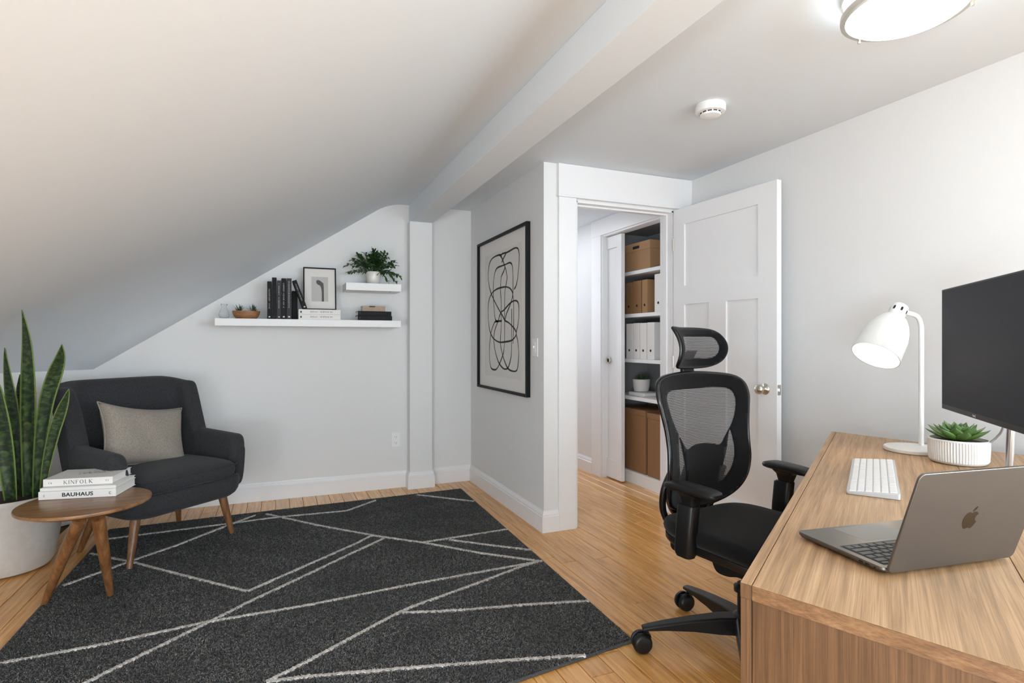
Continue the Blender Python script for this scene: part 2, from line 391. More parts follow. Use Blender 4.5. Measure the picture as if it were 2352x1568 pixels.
def text(parent, s, size, loc, rot, mat, name='lettering', extr=0.0003, squeeze=1.0, bold=0.0, space=1.0):
    cu = bpy.data.curves.new('t', 'FONT'); cu.body = s; cu.size = size; cu.align_x = 'CENTER'; cu.align_y = 'CENTER'; cu.extrude = extr; cu.offset = bold; cu.space_character = space
    to = bpy.data.objects.new('t', cu); C.objects.link(to)
    me = bpy.data.meshes.new_from_object(to.evaluated_get(bpy.context.evaluated_depsgraph_get()))
    bpy.data.objects.remove(to); bpy.data.curves.remove(cu); me.name = name
    me.materials.clear(); me.materials.append(M[mat])
    for v in me.vertices: v.co.x *= squeeze
    o = bpy.data.objects.new(name, me); C.objects.link(o); o.parent = parent; o.location = loc; o.rotation_euler = rot
    return o

# ============================================================ THE ROOM
H = 2.33; YB = 4.67; XP = 1.547; YD = 3.215; XR = 2.69
def xk(y):                                    # foot of the roof slope: the low wall flares outwards towards the camera
    t = max(0.0, min(1.0, (YB - y) / 1.15)); return -1.165 - 0.735 * t * (2 - t)
def plane_profile_line(name, mat, path, prof, parent=None):
    """sweep a (offset, z) profile along a plan polyline; offset goes to the left of travel; mitred corners"""
    m = MB(); rs = []
    P = [Vector(p) for p in path]
    for i, p in enumerate(P):
        ds = []
        if i > 0: ds.append((p - P[i - 1]).normalized())
        if i < len(P) - 1: ds.append((P[i + 1] - p).normalized())
        ns = [Vector((-d.y, d.x)) for d in ds]
        nn = sum(ns, Vector((0, 0))).normalized(); k = 1 / max(.3, nn.dot(ns[0]))
        rs.append([(p.x + nn.x * k * o, p.y + nn.y * k * o, z) for o, z in prof])
    m.rings(rs, cap=True)
    return m.build(name, mat, parent)

# floor: dark bed with every plank a board of its own
bed = MB().box(-2.1, 3.3, -3.7, 6.3, -0.08, -0.0125).build('floor', 'gap'); struct(bed)
PW = 0.0955; x = -2.02; row = 0
rng = random.Random(3)
while x < 3.25:
    y = -3.66 - (row * 0.47 % 1.3); ymax = 6.25
    if x + PW > 2.66: pass
    while y < ymax:
        L = rng.choice([1.25, 1.5, 1.83]); y0 = max(y, -3.66); y1 = min(y + L, ymax)
        if y1 - y0 > 0.12 and not (x > 2.80 and y1 < 3.2) and not (x + PW < xk(max(y1, 3.6)) - 0.05):
            g = 0.0010; c = 0.0020; a0, a1, b0, b1 = x + g, x + PW - g, y0 + g, y1 - g
            m = MB(); vs = [(a0, b0, -.012), (a1, b0, -.012), (a1, b1, -.012), (a0, b1, -.012), (a0, b0, -c), (a1, b0, -c), (a1, b1, -c), (a0, b1, -c),
                            (a0 + c, b0 + c, 0), (a1 - c, b0 + c, 0), (a1 - c, b1 - c, 0), (a0 + c, b1 - c, 0)]
            m.add(vs, [(0, 3, 2, 1), (8, 9, 10, 11)] + [(i, (i + 1) % 4, 4 + (i + 1) % 4, 4 + i) for i in range(4)] + [(4 + i, 4 + (i + 1) % 4, 8 + (i + 1) % 4, 8 + i) for i in range(4)])
            m.build('plank', 'floor', bed, fix=False)
        y += L
    x += PW; row += 1

def sbox(name, mat, *b, bevel=0): return struct(MB().box(*b).build(name, mat, bevel=bevel))
sbox('wall_back', 'wall', -2.2, XP + 0.0, YB, YB + 0.12, -0.01, 2.45)
# partition (carries the framed drawing) and its end beside the doorway
sbox('wall_partition', 'wall', XP, 1.655, YD, 6.3, -0.01, 2.42)
wd = MB().box(1.656, 1.772, YD, YD + 0.11, -0.01, 2.42).box(1.772, 2.54, YD, YD + 0.11, 2.11, 2.42).box(2.54, 2.80, YD, YD + 0.11, -0.01, 2.42)
struct(wd.build('wall_doorway', 'wall'))
wr = MB().box(XR, XR + .11, -0.70, YD - .001, -0.01, 2.42).box(XR, XR + .11, -3.7, -2.80, -0.01, 2.42).box(XR, XR + .11, -2.80, -.70, -0.01, .70).box(XR, XR + .11, -2.80, -.70, 2.10, 2.42)
struct(wr.build('wall_right', 'wall'))
w3 = MB()
for a, b2, c, d in ((-2.80, -.70, .70, .74), (-2.80, -.70, 2.06, 2.10), (-2.80, -2.76, .74, 2.06), (-.74, -.70, .74, 2.06), (-1.77, -1.73, .74, 2.06)): w3.box(XR + .03, XR + .07, a, b2, c, d)
struct(w3.build('added_window_right', 'trim'))  # added window out of view, lets side light onto the slope
# rear wall with the window that lights the room (behind the camera)
rw = MB().box(-2.2, -0.75, -3.72, -3.6, -0.01, 2.42).box(2.25, 2.80, -3.72, -3.6, -0.01, 2.42).box(-0.75, 2.25, -3.72, -3.6, -0.01, 0.60).box(-0.75, 2.25, -3.72, -3.6, 2.15, 2.42)
struct(rw.build('wall_rear', 'wall'))
wf = MB()
for a, b2, c, d in ((-0.75, 2.25, 0.60, 0.64), (-0.75, 2.25, 2.11, 2.15), (-0.75, -0.71, 0.64, 2.11), (2.21, 2.25, 0.64, 2.11), (0.73, 0.77, 0.64, 2.11)): wf.box(a, b2, -3.66, -3.62, c, d)
wf = struct(wf.build('window_1', 'trim'))
# low wall under the slope, with an added frame around a fill light, no opening
w4 = MB()
for a, b2, c, d in ((-2.94, -.86, .30, .34), (-2.94, -.86, .90, .94), (-2.94, -2.90, .34, .90), (-.90, -.86, .34, .90)): w4.box(-1.895, -1.855, a, b2, c, d)
struct(w4.build('fill_frame_left', 'trim'))  # frame added around the low fill light, wall behind is closed
m = MB(); ys = [-3.72 + (YB + 3.72) * i / 80 for i in range(81)]
m.rings([[(xk(y), y, -0.01), (xk(y), y, 1.03), (xk(y) - .1, y, 1.03), (xk(y) - .1, y, -0.01)] for y in ys], cap=True)
struct(m.build('wall_left', 'wall', smooth='auto'))
# the sloped ceiling, with a soft plastered transition where it turns level
m = MB(); rs = []
for y in ys + [YB + 0.02]:
    k = xk(y); x1, z1 = 0.845, H; dx, dz = x1 - k, z1 - 1.009; L = math.hypot(dx, dz); ux, uz = dx / L, dz / L
    prof = [(k - 0.1 * 0 - ux * .06, 1.009 - uz * .06)] + [(k + dx * t, 1.009 + dz * t) for t in (0, .2, .4, .6, .8, .88)]
    a = (x1 - ux * 0.12, z1 - uz * 0.12); c = (x1 + .12, z1)
    for i in range(9):
        t = i / 8; prof.append(((1 - t) ** 2 * a[0] + 2 * t * (1 - t) * x1 + t * t * c[0], (1 - t) ** 2 * a[1] + 2 * t * (1 - t) * z1 + t * t * c[1]))
    prof += [(1.02, H), (1.02, H + .12)] + [(k - ux * .06 - .05, 1.009 - uz * .06 + .12)]
    rs.append([(px, y, pz) for px, pz in prof])
m.rings(rs, cap=True); struct(m.build('ceiling_slope', 'ceiling', smooth='auto'))
sbox('ceiling', 'ceiling', 1.02, 2.80, -3.72, YD + .11, H, H + 0.12)
sbox('ceiling_alcove', 'ceiling', 1.02, XP, YD + .11, YB, H, H + 0.12)
sbox('trim_1', 'ceiling', 1.006, 1.185, -3.6, YB, 2.18, H, bevel=0.003)          # boxed beam
sbox('trim_2', 'wall', 0.993, 1.180, 4.575, YB, 0, 2.18, bevel=0.003)            # pilaster under the beam
BP = [(0, 0), (0.017, 0), (0.017, 0.098), (0.013, 0.102), (0.013, 0.110), (0.009, 0.121), (0.004, 0.130), (0.003, 0.135), (0, 0.135)]
E0 = 0.0005
struct(plane_profile_line('baseboard_back', 'trim', [(XP, YB - E0), (1.18 + E0, YB - E0), (1.18 + E0, 4.575 - E0), (0.993 - E0, 4.575 - E0), (0.993 - E0, YB - E0), (-1.16, YB - E0)], BP))
struct(plane_profile_line('baseboard_partition', 'trim', [(1.645, YD - E0), (XP - E0, YD - E0), (XP - E0, YB)], BP))
struct(plane_profile_line('baseboard_left', 'trim', [(xk(y) + E0, y) for y in [YB] + [4.5, 4.3, 4.1, 3.9, 3.7, 3.5, 3.0, -3.6]], BP))
struct(plane_profile_line('baseboard_right', 'trim', [(XR - E0, -3.6), (XR - E0, YD - 0.02)], BP))

# doorway casing, head board, jambs
c = MB().box(1.645, 1.772, YD - 0.02, YD, 0, 2.118)
struct(c.build('trim_3', 'trim', bevel=0.002))
hb = MB().box(1.640, XR - .001, YD - 0.026, YD, 2.132, H - .001).box(1.636, XR - .001, YD - 0.033, YD, 2.118, 2.132)
struct(hb.build('trim_4', 'trim', bevel=0.002))
struct(MB().box(2.545, 2.66, YD - 0.02, YD, 0, 2.118).build('trim_5', 'trim', bevel=0.002))
j = MB().box(1.772, 1.787, YD - .004, YD + .125, 0, 2.108).box(2.53, 2.545, YD - .004, YD + .125, 0, 2.108).box(1.772, 2.545, YD - .004, YD + .125, 2.095, 2.11)
j.box(1.787, 1.799, YD + .04, YD + .075, 0, 2.085).box(2.518, 2.53, YD + .04, YD + .075, 0, 2.085).box(1.787, 2.53, YD + .04, YD + .075, 2.083, 2.095)
struct(j.build('trim_6', 'trim', bevel=0.0015))

# ---- the hallway beyond
HX = 2.65; YC0, YC1 = 3.478, 4.305; ZC = 2.135; HC = 2.283
hw = MB().box(HX, 2.69, YC1 + .0, 6.3, -0.01, 2.42).box(HX, 2.69, YC0, YC1, ZC, 2.42).box(HX, 2.69, YD + .111, YC0, -0.01, 2.42)
hw.box(2.742, 2.77, YC1, 6.3, -0.01, 2.42)
struct(hw.build('wall_hall', 'wall'))
hall_end = MB().box(1.656, 1.80, 6.05, 6.15, -0.01, 2.42).box(2.44, 2.649, 6.05, 6.15, -0.01, 2.42).box(1.80, 2.44, 6.05, 6.15, -0.01, 0.9).box(1.80, 2.44, 6.05, 6.15, 2.0, 2.42)
struct(hall_end.build('wall_hall_end', 'wall'))
struct(MB().box(1.80, 2.44, 6.08, 6.11, 0.9, 0.94).box(1.80, 2.44, 6.08, 6.11, 1.96, 2.0).box(1.80, 1.84, 6.08, 6.11, .94, 1.96).box(2.40, 2.44, 6.08, 6.11, .94, 1.96).box(1.84, 2.40, 6.08, 6.11, 1.43, 1.46).build('window_2', 'trim'))
sbox('ceiling_hall', 'ceiling', 1.656, 2.649, YD + .111, 6.049, HC, HC + .1)
struct(plane_profile_line('baseboard_hall', 'trim', [(HX - E0, 4.478), (HX - E0, 6.04)], BP))
struct(MB().box(HX - .016, HX, YC1 + .015, 4.478, 0, ZC + .001).build('trim_7', 'trim', bevel=.002))
struct(MB().box(HX - .016, HX, 3.34, YC0 - .0, 0, ZC + .001).build('trim_8', 'trim', bevel=.002))
struct(MB().box(HX - .018, HX, 3.34, 4.482, ZC + .001, HC - .001).build('trim_9', 'trim', bevel=.002))
struct(MB().box(HX - .006, 2.742, YC1 - .001, YC1 + .015, 0, ZC).box(HX, 2.742, YC0, YC1, ZC - .012, ZC).build('trim_10', 'trim', bevel=.001))
# pocket door half drawn out of the wall
yN = at_x(1426.5, 700, 2.685).y
pk = thing('door_2', 'white pocket door standing half open beside the closet shelves', 'door', (2.705, (yN + YC1) / 2, 0.012)); pk['kind'] = 'structure'
hl = (YC1 - yN) / 2
b = MB().box(-.018, .018, -hl, -hl + .07, 0, 2.105).box(-.018, .018, -hl + .07, hl + .3, 0, .16).box(-.018, .018, -hl + .07, hl + .3, 2.0, 2.105).box(-.006, .006, -hl + .07, hl + .3, .16, 2.0)
b.build('door_slab', 'trim', pk, bevel=.002)
m = MB(); m.lathe([(0.0, .004), (.018, .004), (.021, .010), (.028, .010), (.031, .004), (.031, 0)], 28)
hp = m.build('flush_pull', 'nickel', pk, smooth=True, loc=(-.018, at_x(1398, 829, 2.687).y - pk.location.y, 1.022), rot=(0, -PI / 2, 0)); tag(hp, 'round nickel flush pull')
m = MB(); m.lathe([(0.0, .0052), (.0165, .0052), (.0165, .0042)], 24); m.build('recess', 'dark', hp, smooth='auto')

# ---- the open door, three recessed panels
dang = math.atan2(2.341 - 3.185, 2.585 - 2.545)
d1 = thing('door_1', 'white three-panel room door folded back against the right wall', 'door', (2.545, 3.185, 0.008), dang); d1['kind'] = 'structure'
DW, DH, DT = 0.838, 2.095, 0.018
SW = 0.10; zt0, zt1 = 1.47, 1.995; zl0, zl1 = .225, 1.35
def door_z(px, py):                       # height on the door face where a pixel ray meets it
    n = Vector((-math.sin(dang), math.cos(dang), 0)); o = Vector((2.545, 3.185, 0)); r = ray(px, py)
    t = n.dot(o) / n.dot(r); q = Vector((0, 0, EYE)) + r * t; return (q - o).dot(Vector((math.cos(dang), math.sin(dang), 0))), q.z
u1, zA = door_z(1576, 520); u2, zB = door_z(1746, 470); _, zC = door_z(1576, 659); _, zD = door_z(1746, 638)
_, zE = door_z(1576, 700); _, zF = door_z(1746, 690); u3, _ = door_z(1633, 720); u4, _ = door_z(1672, 720); _, zG = door_z(1672, 1146)
print('DOOR', [round(t, 3) for t in (u1, u2, u3, u4, zA, zB, zC, zD, zE, zF, zG)])
zt1 = (zA + zB) / 2; zt0 = (zC + zD) / 2; zl1 = (zE + zF) / 2
m = MB()
for a in ((0, u1, 0, DH), (u2, DW, 0, DH), (u1, u2, zt1, DH), (u1, u2, zl1, zt0), (u1, u2, 0, zl0), (u3, u4, zl0, zl1)):
    m.box(a[0], a[1], -DT, DT, a[2], a[3])
m.build('door_frame', 'trim', d1)
for a in ((u1, u2, zt0, zt1), (u1, u3, zl0, zl1), (u4, u2, zl0, zl1)):
    MB().box(a[0] - .004, a[1] + .004, -DT + .012, DT - .012, a[2] - .004, a[3] + .004).build('door_panel', 'trim', d1)
ku, kz = door_z(1763, 893)
for s in (-1, 1):
    m = MB(); m.lathe([(0.0, 0), (.031, 0), (.032, .003), (.030, .007), (.016, .010), (.0125, .016), (.0125, .028), (.020, .034), (.0275, .044), (.0285, .052), (.026, .060), (.017, .066), (0, .068)] if s < 0 else [(0, 0), (.031, 0), (.032, .003), (.03, .007), (.014, .010), (.012, .018), (.022, .026), (.024, .034), (.015, .041), (0, .042)], 32)
    k = m.build('door_knob', 'nickel', d1, smooth=True, loc=(ku, s * DT, kz - .008), rot=(PI / 2 if s < 0 else -PI / 2, 0, 0)); tag(k, 'satin nickel round knob')
m = MB().box(DW, DW + .0015, -.0125, .0125, kz - .037, kz + .021); lp = m.build('latch_plate', 'nickel', d1)
MB().box(DW + .001, DW + .009, -.006, .006, kz - .018, kz + .002).build('latch_bolt', 'steel', lp, bevel=.002)
for hz in (0.25, 1.05, 1.86):
    m = MB(); m.tube([(-.004, -DT - .002, hz - .042), (-.004, -DT - .002, hz + .042)], .0045, 10); m.build('hinge', 'nickel', d1, smooth='auto')

# ---- closet shelving seen through the doorway
CX = 2.775
cl = thing('closet_shelving', 'built-in closet, greyed as unlit, with four white shelves beyond the doorway', 'shelving', (2.775, 3.9, 0))
y0, y1 = YC0 - 3.9 - .02, YC1 - 3.9 + .12
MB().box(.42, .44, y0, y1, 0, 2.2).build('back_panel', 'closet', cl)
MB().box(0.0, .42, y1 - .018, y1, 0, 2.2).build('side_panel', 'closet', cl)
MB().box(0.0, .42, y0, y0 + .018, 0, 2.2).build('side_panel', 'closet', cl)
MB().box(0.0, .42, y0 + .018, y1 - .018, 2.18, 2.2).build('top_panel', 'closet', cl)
SZ = [1.795, 1.435, 1.052, 0.735]
for z in SZ: MB().box(0, .42, y0 + .018, y1 - .018, z - .03, z).build('shelf', 'shelfw', cl, bevel=.002)
MB().box(0, .42, y0 + .018, y1 - .018, 0.078, .10).build('shelf', 'shelfw', cl, bevel=.002)
MB().box(0, .02, y0 + .018, y1 - .018, 0, .078).build('kick_board', 'shelfw', cl)
def cy_(px, x=CX): return at_x(px, 800, x).y
def card_box(px0, px1, zb, zt, dep, label, group=None, hole=True, x=CX + .02, lid=.07, mat='card'):
    ya, yb = cy_(px1, x), cy_(px0, x); wd_ = yb - ya
    t = thing('cardboard_box', label, 'box', (x + dep / 2, (ya + yb) / 2, zb + .0005), 0, group)
    MB().box(-dep / 2 + .004, dep / 2 - .004, -wd_ / 2 + .004, wd_ / 2 - .004, 0, zt - zb - .012).build('body', mat, t, bevel=.002)
    MB().box(-dep / 2, dep / 2, -wd_ / 2, wd_ / 2, zt - zb - lid, zt - zb).build('lid', mat, t, bevel=.002)
    if hole:
        m = MB(); m.prism(rrect(.095, .024, .011, 4), 0, .001)
        h_ = m.build('hand_hole', 'dark', t, loc=(-dep / 2 + .0003, 0, zt - zb - lid * .5 - .004), rot=(PI / 2, 0, -PI / 2)); 
    return t
zt_ = at_x(1493, 549, CX + .02).z
card_box(1431, 1493, SZ[0], zt_, .30, 'lidded brown cardboard box with hand hole on the top closet shelf')
def magfile(px0, px1, zb, h, mat, label, group, x=CX + .02, dep=.25, holey=.32):
    ya, yb = cy_(px1, x), cy_(px0, x); wd_ = yb - ya - .004
    t = thing('binder', label, 'binder', (x + dep / 2, (ya + yb) / 2, zb + .0005), 0, group)
    m = MB().box(-dep / 2, dep / 2, -wd_ / 2, wd_ / 2, 0, h); m.build('case', mat, t, bevel=.0025)
    m = MB(); m.lathe([(0, .0012), (.0105, .0012), (.0105, 0)], 16); m.build('finger_hole', 'dark', t, loc=(-dep / 2, 0, h * holey * .75), rot=(0, -PI / 2, 0))
    return t
h2 = at_x(1474, 643, CX + .02).z - SZ[1]
g = 'brown file boxes on the second closet shelf'
for i, (a, b_) in enumerate(((1436, 1452), (1453, 1473))):
    magfile(a, b_, SZ[1], h2 - .005 * (1 - i), 'card2', ['brown file box standing furthest left on the second closet shelf', 'brown file box in the middle of the three on the second closet shelf'][i], g)
magfile(1474, 1487, SZ[1], h2, 'card', 'brown file box nearest the white binder on the second closet shelf', g, dep=.26)
magfile(1503, 1521, SZ[1], h2 + .028, 'bookw', 'white binder standing alone right of the brown file boxes', None)
g = 'white binders on the third closet shelf'
h3 = at_x(1488, 741, CX + .02).z - SZ[2]
for i, (a, b_) in enumerate(((1438, 1453), (1454, 1468.5), (1469.5, 1485), (1486, 1503))):
    magfile(a, b_, SZ[2], h3 + (i % 2) * .002, 'bookw', ['leftmost of the four white binders on the third closet shelf', 'second from left of the four white binders on the third closet shelf', 'third from left of the four white binders on the third closet shelf', 'rightmost of the four white binders on the third closet shelf'][i], g)
h5 = at_x(1460, 940, CX + .02).z
card_box(1433, 1483, .10, h5, .34, 'tall brown cardboard box at the left of the closet floor', 'tall boxes on the closet floor', hole=False, lid=.045, mat='card2')
card_box(1486, 1540, .10, h5 - .01, .34, 'tall brown cardboard box at the right of the closet floor', 'tall boxes on the closet floor', hole=False, lid=.045, mat='card2')
bx = CX + .05; p_ = at_x(1473, 905, bx + .08)
bk = thing('book', 'thin pale book lying under the potted agave in the closet', 'book', (bx + .1, cy_(1468, bx + .03), SZ[3] + .0005))
MB().box(-.10, .10, -.11, .11, 0, .030).build('cover', 'bookw', bk, bevel=.003); MB().box(-.097, .097, -.1105, -.108, .004, .026).build('pages', 'pages', bk)
def agave(name, label, loc, sc, cat='plant'):
    t = thing(name, label, cat, loc)
    m = MB(); m.lathe([(0, 0), (.050 * sc, 0), (.058 * sc, .006 * sc), (.066 * sc, .05 * sc), (.070 * sc, .098 * sc), (.068 * sc, .102 * sc), (.064 * sc, .099 * sc), (.061 * sc, .085 * sc), (0, .085 * sc)], 32); m.build('pot', 'matte_ceramic', t, smooth='auto')
    rr = random.Random(5); m = MB()
    for k in range(34):
        a = k * 2.4; el = R(25 + 60 * (k / 34)); L = sc * (.100 - .03 * k / 34) * rr.uniform(.85, 1.1)
        blade(m, (0, 0, .085 * sc), a, el, L, .019 * sc, .2, n=4)
    o = m.build('leaves', 'agave', t, smooth=True)
    return t
def blade(m, base, az, el, L, wd_, droop, n=5, uvs=False):
    """simple pointed leaf with a V section"""
    base = Vector(base); h = Vector((math.cos(az), math.sin(az), 0)); sd = Vector((-h.y, h.x, 0)); rs = []
    vs = []; fs = []; uv = []
    for i in range(n + 1):
        t = i / n; e = el - droop * t * t * 2
        p = base + h * (L * t * math.cos(el) ) + Vector((0, 0, L * t * math.sin(el) - droop * L * t * t))
        ww = wd_ * math.sin(PI * (0.18 + 0.82 * t)) ** .8 * (1 if t < .99 else 0.02)
        nrm = sd.cross(Vector((h.x * math.cos(e), h.y * math.cos(e), math.sin(e)))) * -1
        vs += [p - sd * ww / 2 + nrm * ww * .14, p, p + sd * ww / 2 + nrm * ww * .14]
        uv += [(0, t), (.5, t), (1, t)]
    for i in range(n):
        a = i * 3; fs += [(a, a + 1, a + 4, a + 3), (a + 1, a + 2, a + 5, a + 4)]
    m.add(vs, fs, uv)
agave('potted_agave', 'small spiky plant in a white pot on a closet shelf', (CX + .14, cy_(1473, CX + .14), SZ[3] + .031), 1.06)

# ============================================================ RUG
RC = [(-0.985, 1.60), (1.306, 1.903), (1.366, 4.386), (-0.985, 4.285)]
rug = thing('area_rug', 'large charcoal shag rug with crossing ivory lines on the wood floor', 'rug', (0, 0, 0.0005))
MB().prism(RC, 0, .009).build('rug_base', 'rugbase', rug)
RT_ = 0.0115
def inset(p, d):
    cx = sum(q[0] for q in RC) / 4; cy = sum(q[1] for q in RC) / 4; v = Vector((cx - p[0], cy - p[1])).normalized() * d * 1.4; return (p[0] + v.x, p[1] + v.y)
for i in range(4):
    a, b = RC[i], RC[(i + 1) % 4]
    MB().tube([(a[0], a[1], .006), (b[0], b[1], .006)], .0058, 8).build('binding', 'rugedge', rug, smooth='auto')
LN = [[(0, 1523), (240, 1479), (476, 1428), (700, 1391), (950, 1341), (1100, 1314), (1245, 1288)],
      [(196, 1568), (476, 1430), (580, 1378), (700, 1322), (800, 1274), (882, 1236)],
      [(568, 1358), (700, 1300), (813, 1250), (855, 1229)],
      [(208, 1271), (310, 1292), (440, 1326), (568, 1358)],
      [(144, 1345), (289, 1292), (400, 1254), (518, 1208), (586, 1183)],
      [(250, 1237), (440, 1213), (518, 1203), (640, 1187), (795, 1173), (862, 1149)],
      [(612, 1180), (740, 1208), (868, 1231), (973, 1246), (1105, 1270), (1238, 1288)],
      [(973, 1245), (1070, 1230), (1166, 1215)],
      [(1032, 1239), (1120, 1251), (1222, 1263)],
      [(958, 1136), (1020, 1143), (1089, 1151)],
      [(1245, 1288), (1200, 1300), (1100, 1338), (944, 1394), (913, 1408), (830, 1452), (700, 1522), (612, 1566)],
      [(925, 1407), (1060, 1401), (1200, 1389), (1352, 1380)],
      [(612, 1566), (700, 1554), (950, 1533), (1200, 1514), (1345, 1505)]]
lines3 = []
for ln in LN:
    w3 = [at_z(a, b, RT_ + .001) for a, b in ln]
    if ln[0] == (0, 1523): w3 = [w3[0] + (w3[0] - w3[1]) * 1.2] + w3
    if ln[0] == (196, 1568): w3 = [w3[0] + (w3[0] - w3[1]) * .9] + w3
    w3 = [Vector((max(-.98, q.x), q.y, q.z)) for q in w3]
    lines3.append(w3)
HWL = .0095
rr = random.Random(11)
for w3 in lines3:
    dense = []
    for i in range(len(w3) - 1):
        k = max(2, int((w3[i + 1] - w3[i]).length / .006))
        dense += [w3[i].lerp(w3[i + 1], t / k) for t in range(k)]
    dense.append(w3[-1]); m = MB(); vs = []; fs = []; uv = []
    for i, p in enumerate(dense):
        t = (dense[min(i + 1, len(dense) - 1)] - dense[max(i - 1, 0)]).normalized(); nn = Vector((-t.y, t.x, 0))
        wl = HWL * rr.uniform(.75, 1.2); wr = HWL * rr.uniform(.75, 1.2); zz = RT_ + .0035 + rr.uniform(-.0012, .0012)
        vs += [p + nn * wl + Vector((0, 0, .0085 - p.z)), p + nn * wl * .7 + Vector((0, 0, zz - p.z)), p - nn * wr * .7 + Vector((0, 0, zz - p.z)), p - nn * wr + Vector((0, 0, .0085 - p.z))]
        c_ = rr.uniform(.2, 1); uv += [(c_, 0)] * 4
    for i in range(len(dense) - 1):
        a = i * 4; fs += [(a + k, a + k + 1, a + k + 5, a + k + 4) for k in range(3)]
    # tufts
    for _ in range(int(len(dense) * 3)):
        i = rr.randrange(len(dense)); p = dense[i] + Vector((rr.uniform(-1, 1), rr.uniform(-1, 1), 0)) * HWL * .8; a = rr.uniform(0, 2 * PI); L = rr.uniform(.004, .008)
        q = p + Vector((math.cos(a), math.sin(a), 0)) * L; o = len(vs); s_ = Vector((-math.sin(a), math.cos(a), 0)) * .0016
        vs += [p - s_ + Vector((0, 0, .004)), p + s_ + Vector((0, 0, .004)), q + Vector((0, 0, .0045))]; fs.append((o, o + 1, o + 2)); c_ = rr.uniform(0, 1); uv += [(c_, 0)] * 3
    m.add(vs, fs, uv); m.build('woven_line', 'pilew', rug, fix=False)
# curly pile, one object
def make_pile(N):
    P = np.random.rand(N, 2); q = np.array(RC)
    # visible part of the rug is the whole quad; denser close to the camera
    P = P ** np.array([1.0, 1.06])
    xy = (q[0] * (1 - P[:, :1]) + q[1] * P[:, :1]) * (1 - P[:, 1:]) + (q[3] * (1 - P[:, :1]) + q[2] * P[:, :1]) * P[:, 1:]
    keep = np.ones(N, bool)
    for w3 in lines3:
        for i in range(len(w3) - 1):
            a = np.array(w3[i][:2]); b = np.array(w3[i + 1][:2]); ab = b - a; t = np.clip(((xy - a) @ ab) / (ab @ ab), 0, 1)
            dd = np.linalg.norm(xy - (a + t[:, None] * ab), axis=1); keep &= dd > .010
    cx = q.mean(0); 
    xy = cx + (xy - cx) * .994
    xy = xy[keep]; N = len(xy); a = np.random.rand(N) * 2 * PI; L = .008 + .010 * np.random.rand(N); cv = (np.random.rand(N) - .5) * 3.2
    wdt = .0009 + .0007 * np.random.rand(N); V = []; 
    p = xy.copy(); rows = []
    for k in range(4):
        z = .0085 + .0065 * math.sin(PI * (k / 3 * .8 + .1)) * (0.6 + .6 * np.random.rand(N))
        ang = a + cv * k / 3; n = np.stack([-np.sin(ang), np.cos(ang)], 1) * wdt[:, None] * (1 if k < 3 else .4)
        rows.append(np.concatenate([p - n, z[:, None]], 1)); rows.append(np.concatenate([p + n, z[:, None] + .0003], 1))
        p = p + np.stack([np.cos(ang), np.sin(ang)], 1) * (L / 3)[:, None]
    V = np.stack(rows, 1).reshape(-1, 3); base = (np.arange(N) * 8)[:, None]
    F = np.concatenate([base + np.array([[2 * k, 2 * k + 1, 2 * k + 3, 2 * k + 2]]) for k in range(3)], 1).reshape(-1, 4)
    me = bpy.data.meshes.new('pile'); me.vertices.add(len(V)); me.vertices.foreach_set('co', V.astype(np.float32).ravel())
    nf = len(F); me.loops.add(nf * 4); me.loops.foreach_set('vertex_index', F.astype(np.int32).ravel())
    me.polygons.add(nf); me.polygons.foreach_set('loop_start', (np.arange(nf) * 4).astype(np.int32)); me.polygons.foreach_set('loop_total', np.full(nf, 4, np.int32))
    me.update(calc_edges=True)
    ul = me.uv_layers.new(name='UVMap'); c = np.random.rand(N) ** 1.6; patch = .5 + .5 * np.sin(xy[:, 0] * 9 + 2 * np.sin(xy[:, 1] * 7)) * np.sin(xy[:, 1] * 11 + xy[:, 0] * 4)
    c = np.clip(c * (.8 + .35 * patch), 0, 1); uvs = np.zeros((nf * 4, 2), np.float32); uvs[:, 0] = np.repeat(c, 12); ul.data.foreach_set('uv', uvs.ravel())
    me.materials.append(M['pile']); o = bpy.data.objects.new('pile', me); C.objects.link(o); o.parent = rug; o['kind'] = 'stuff'
make_pile(250000)

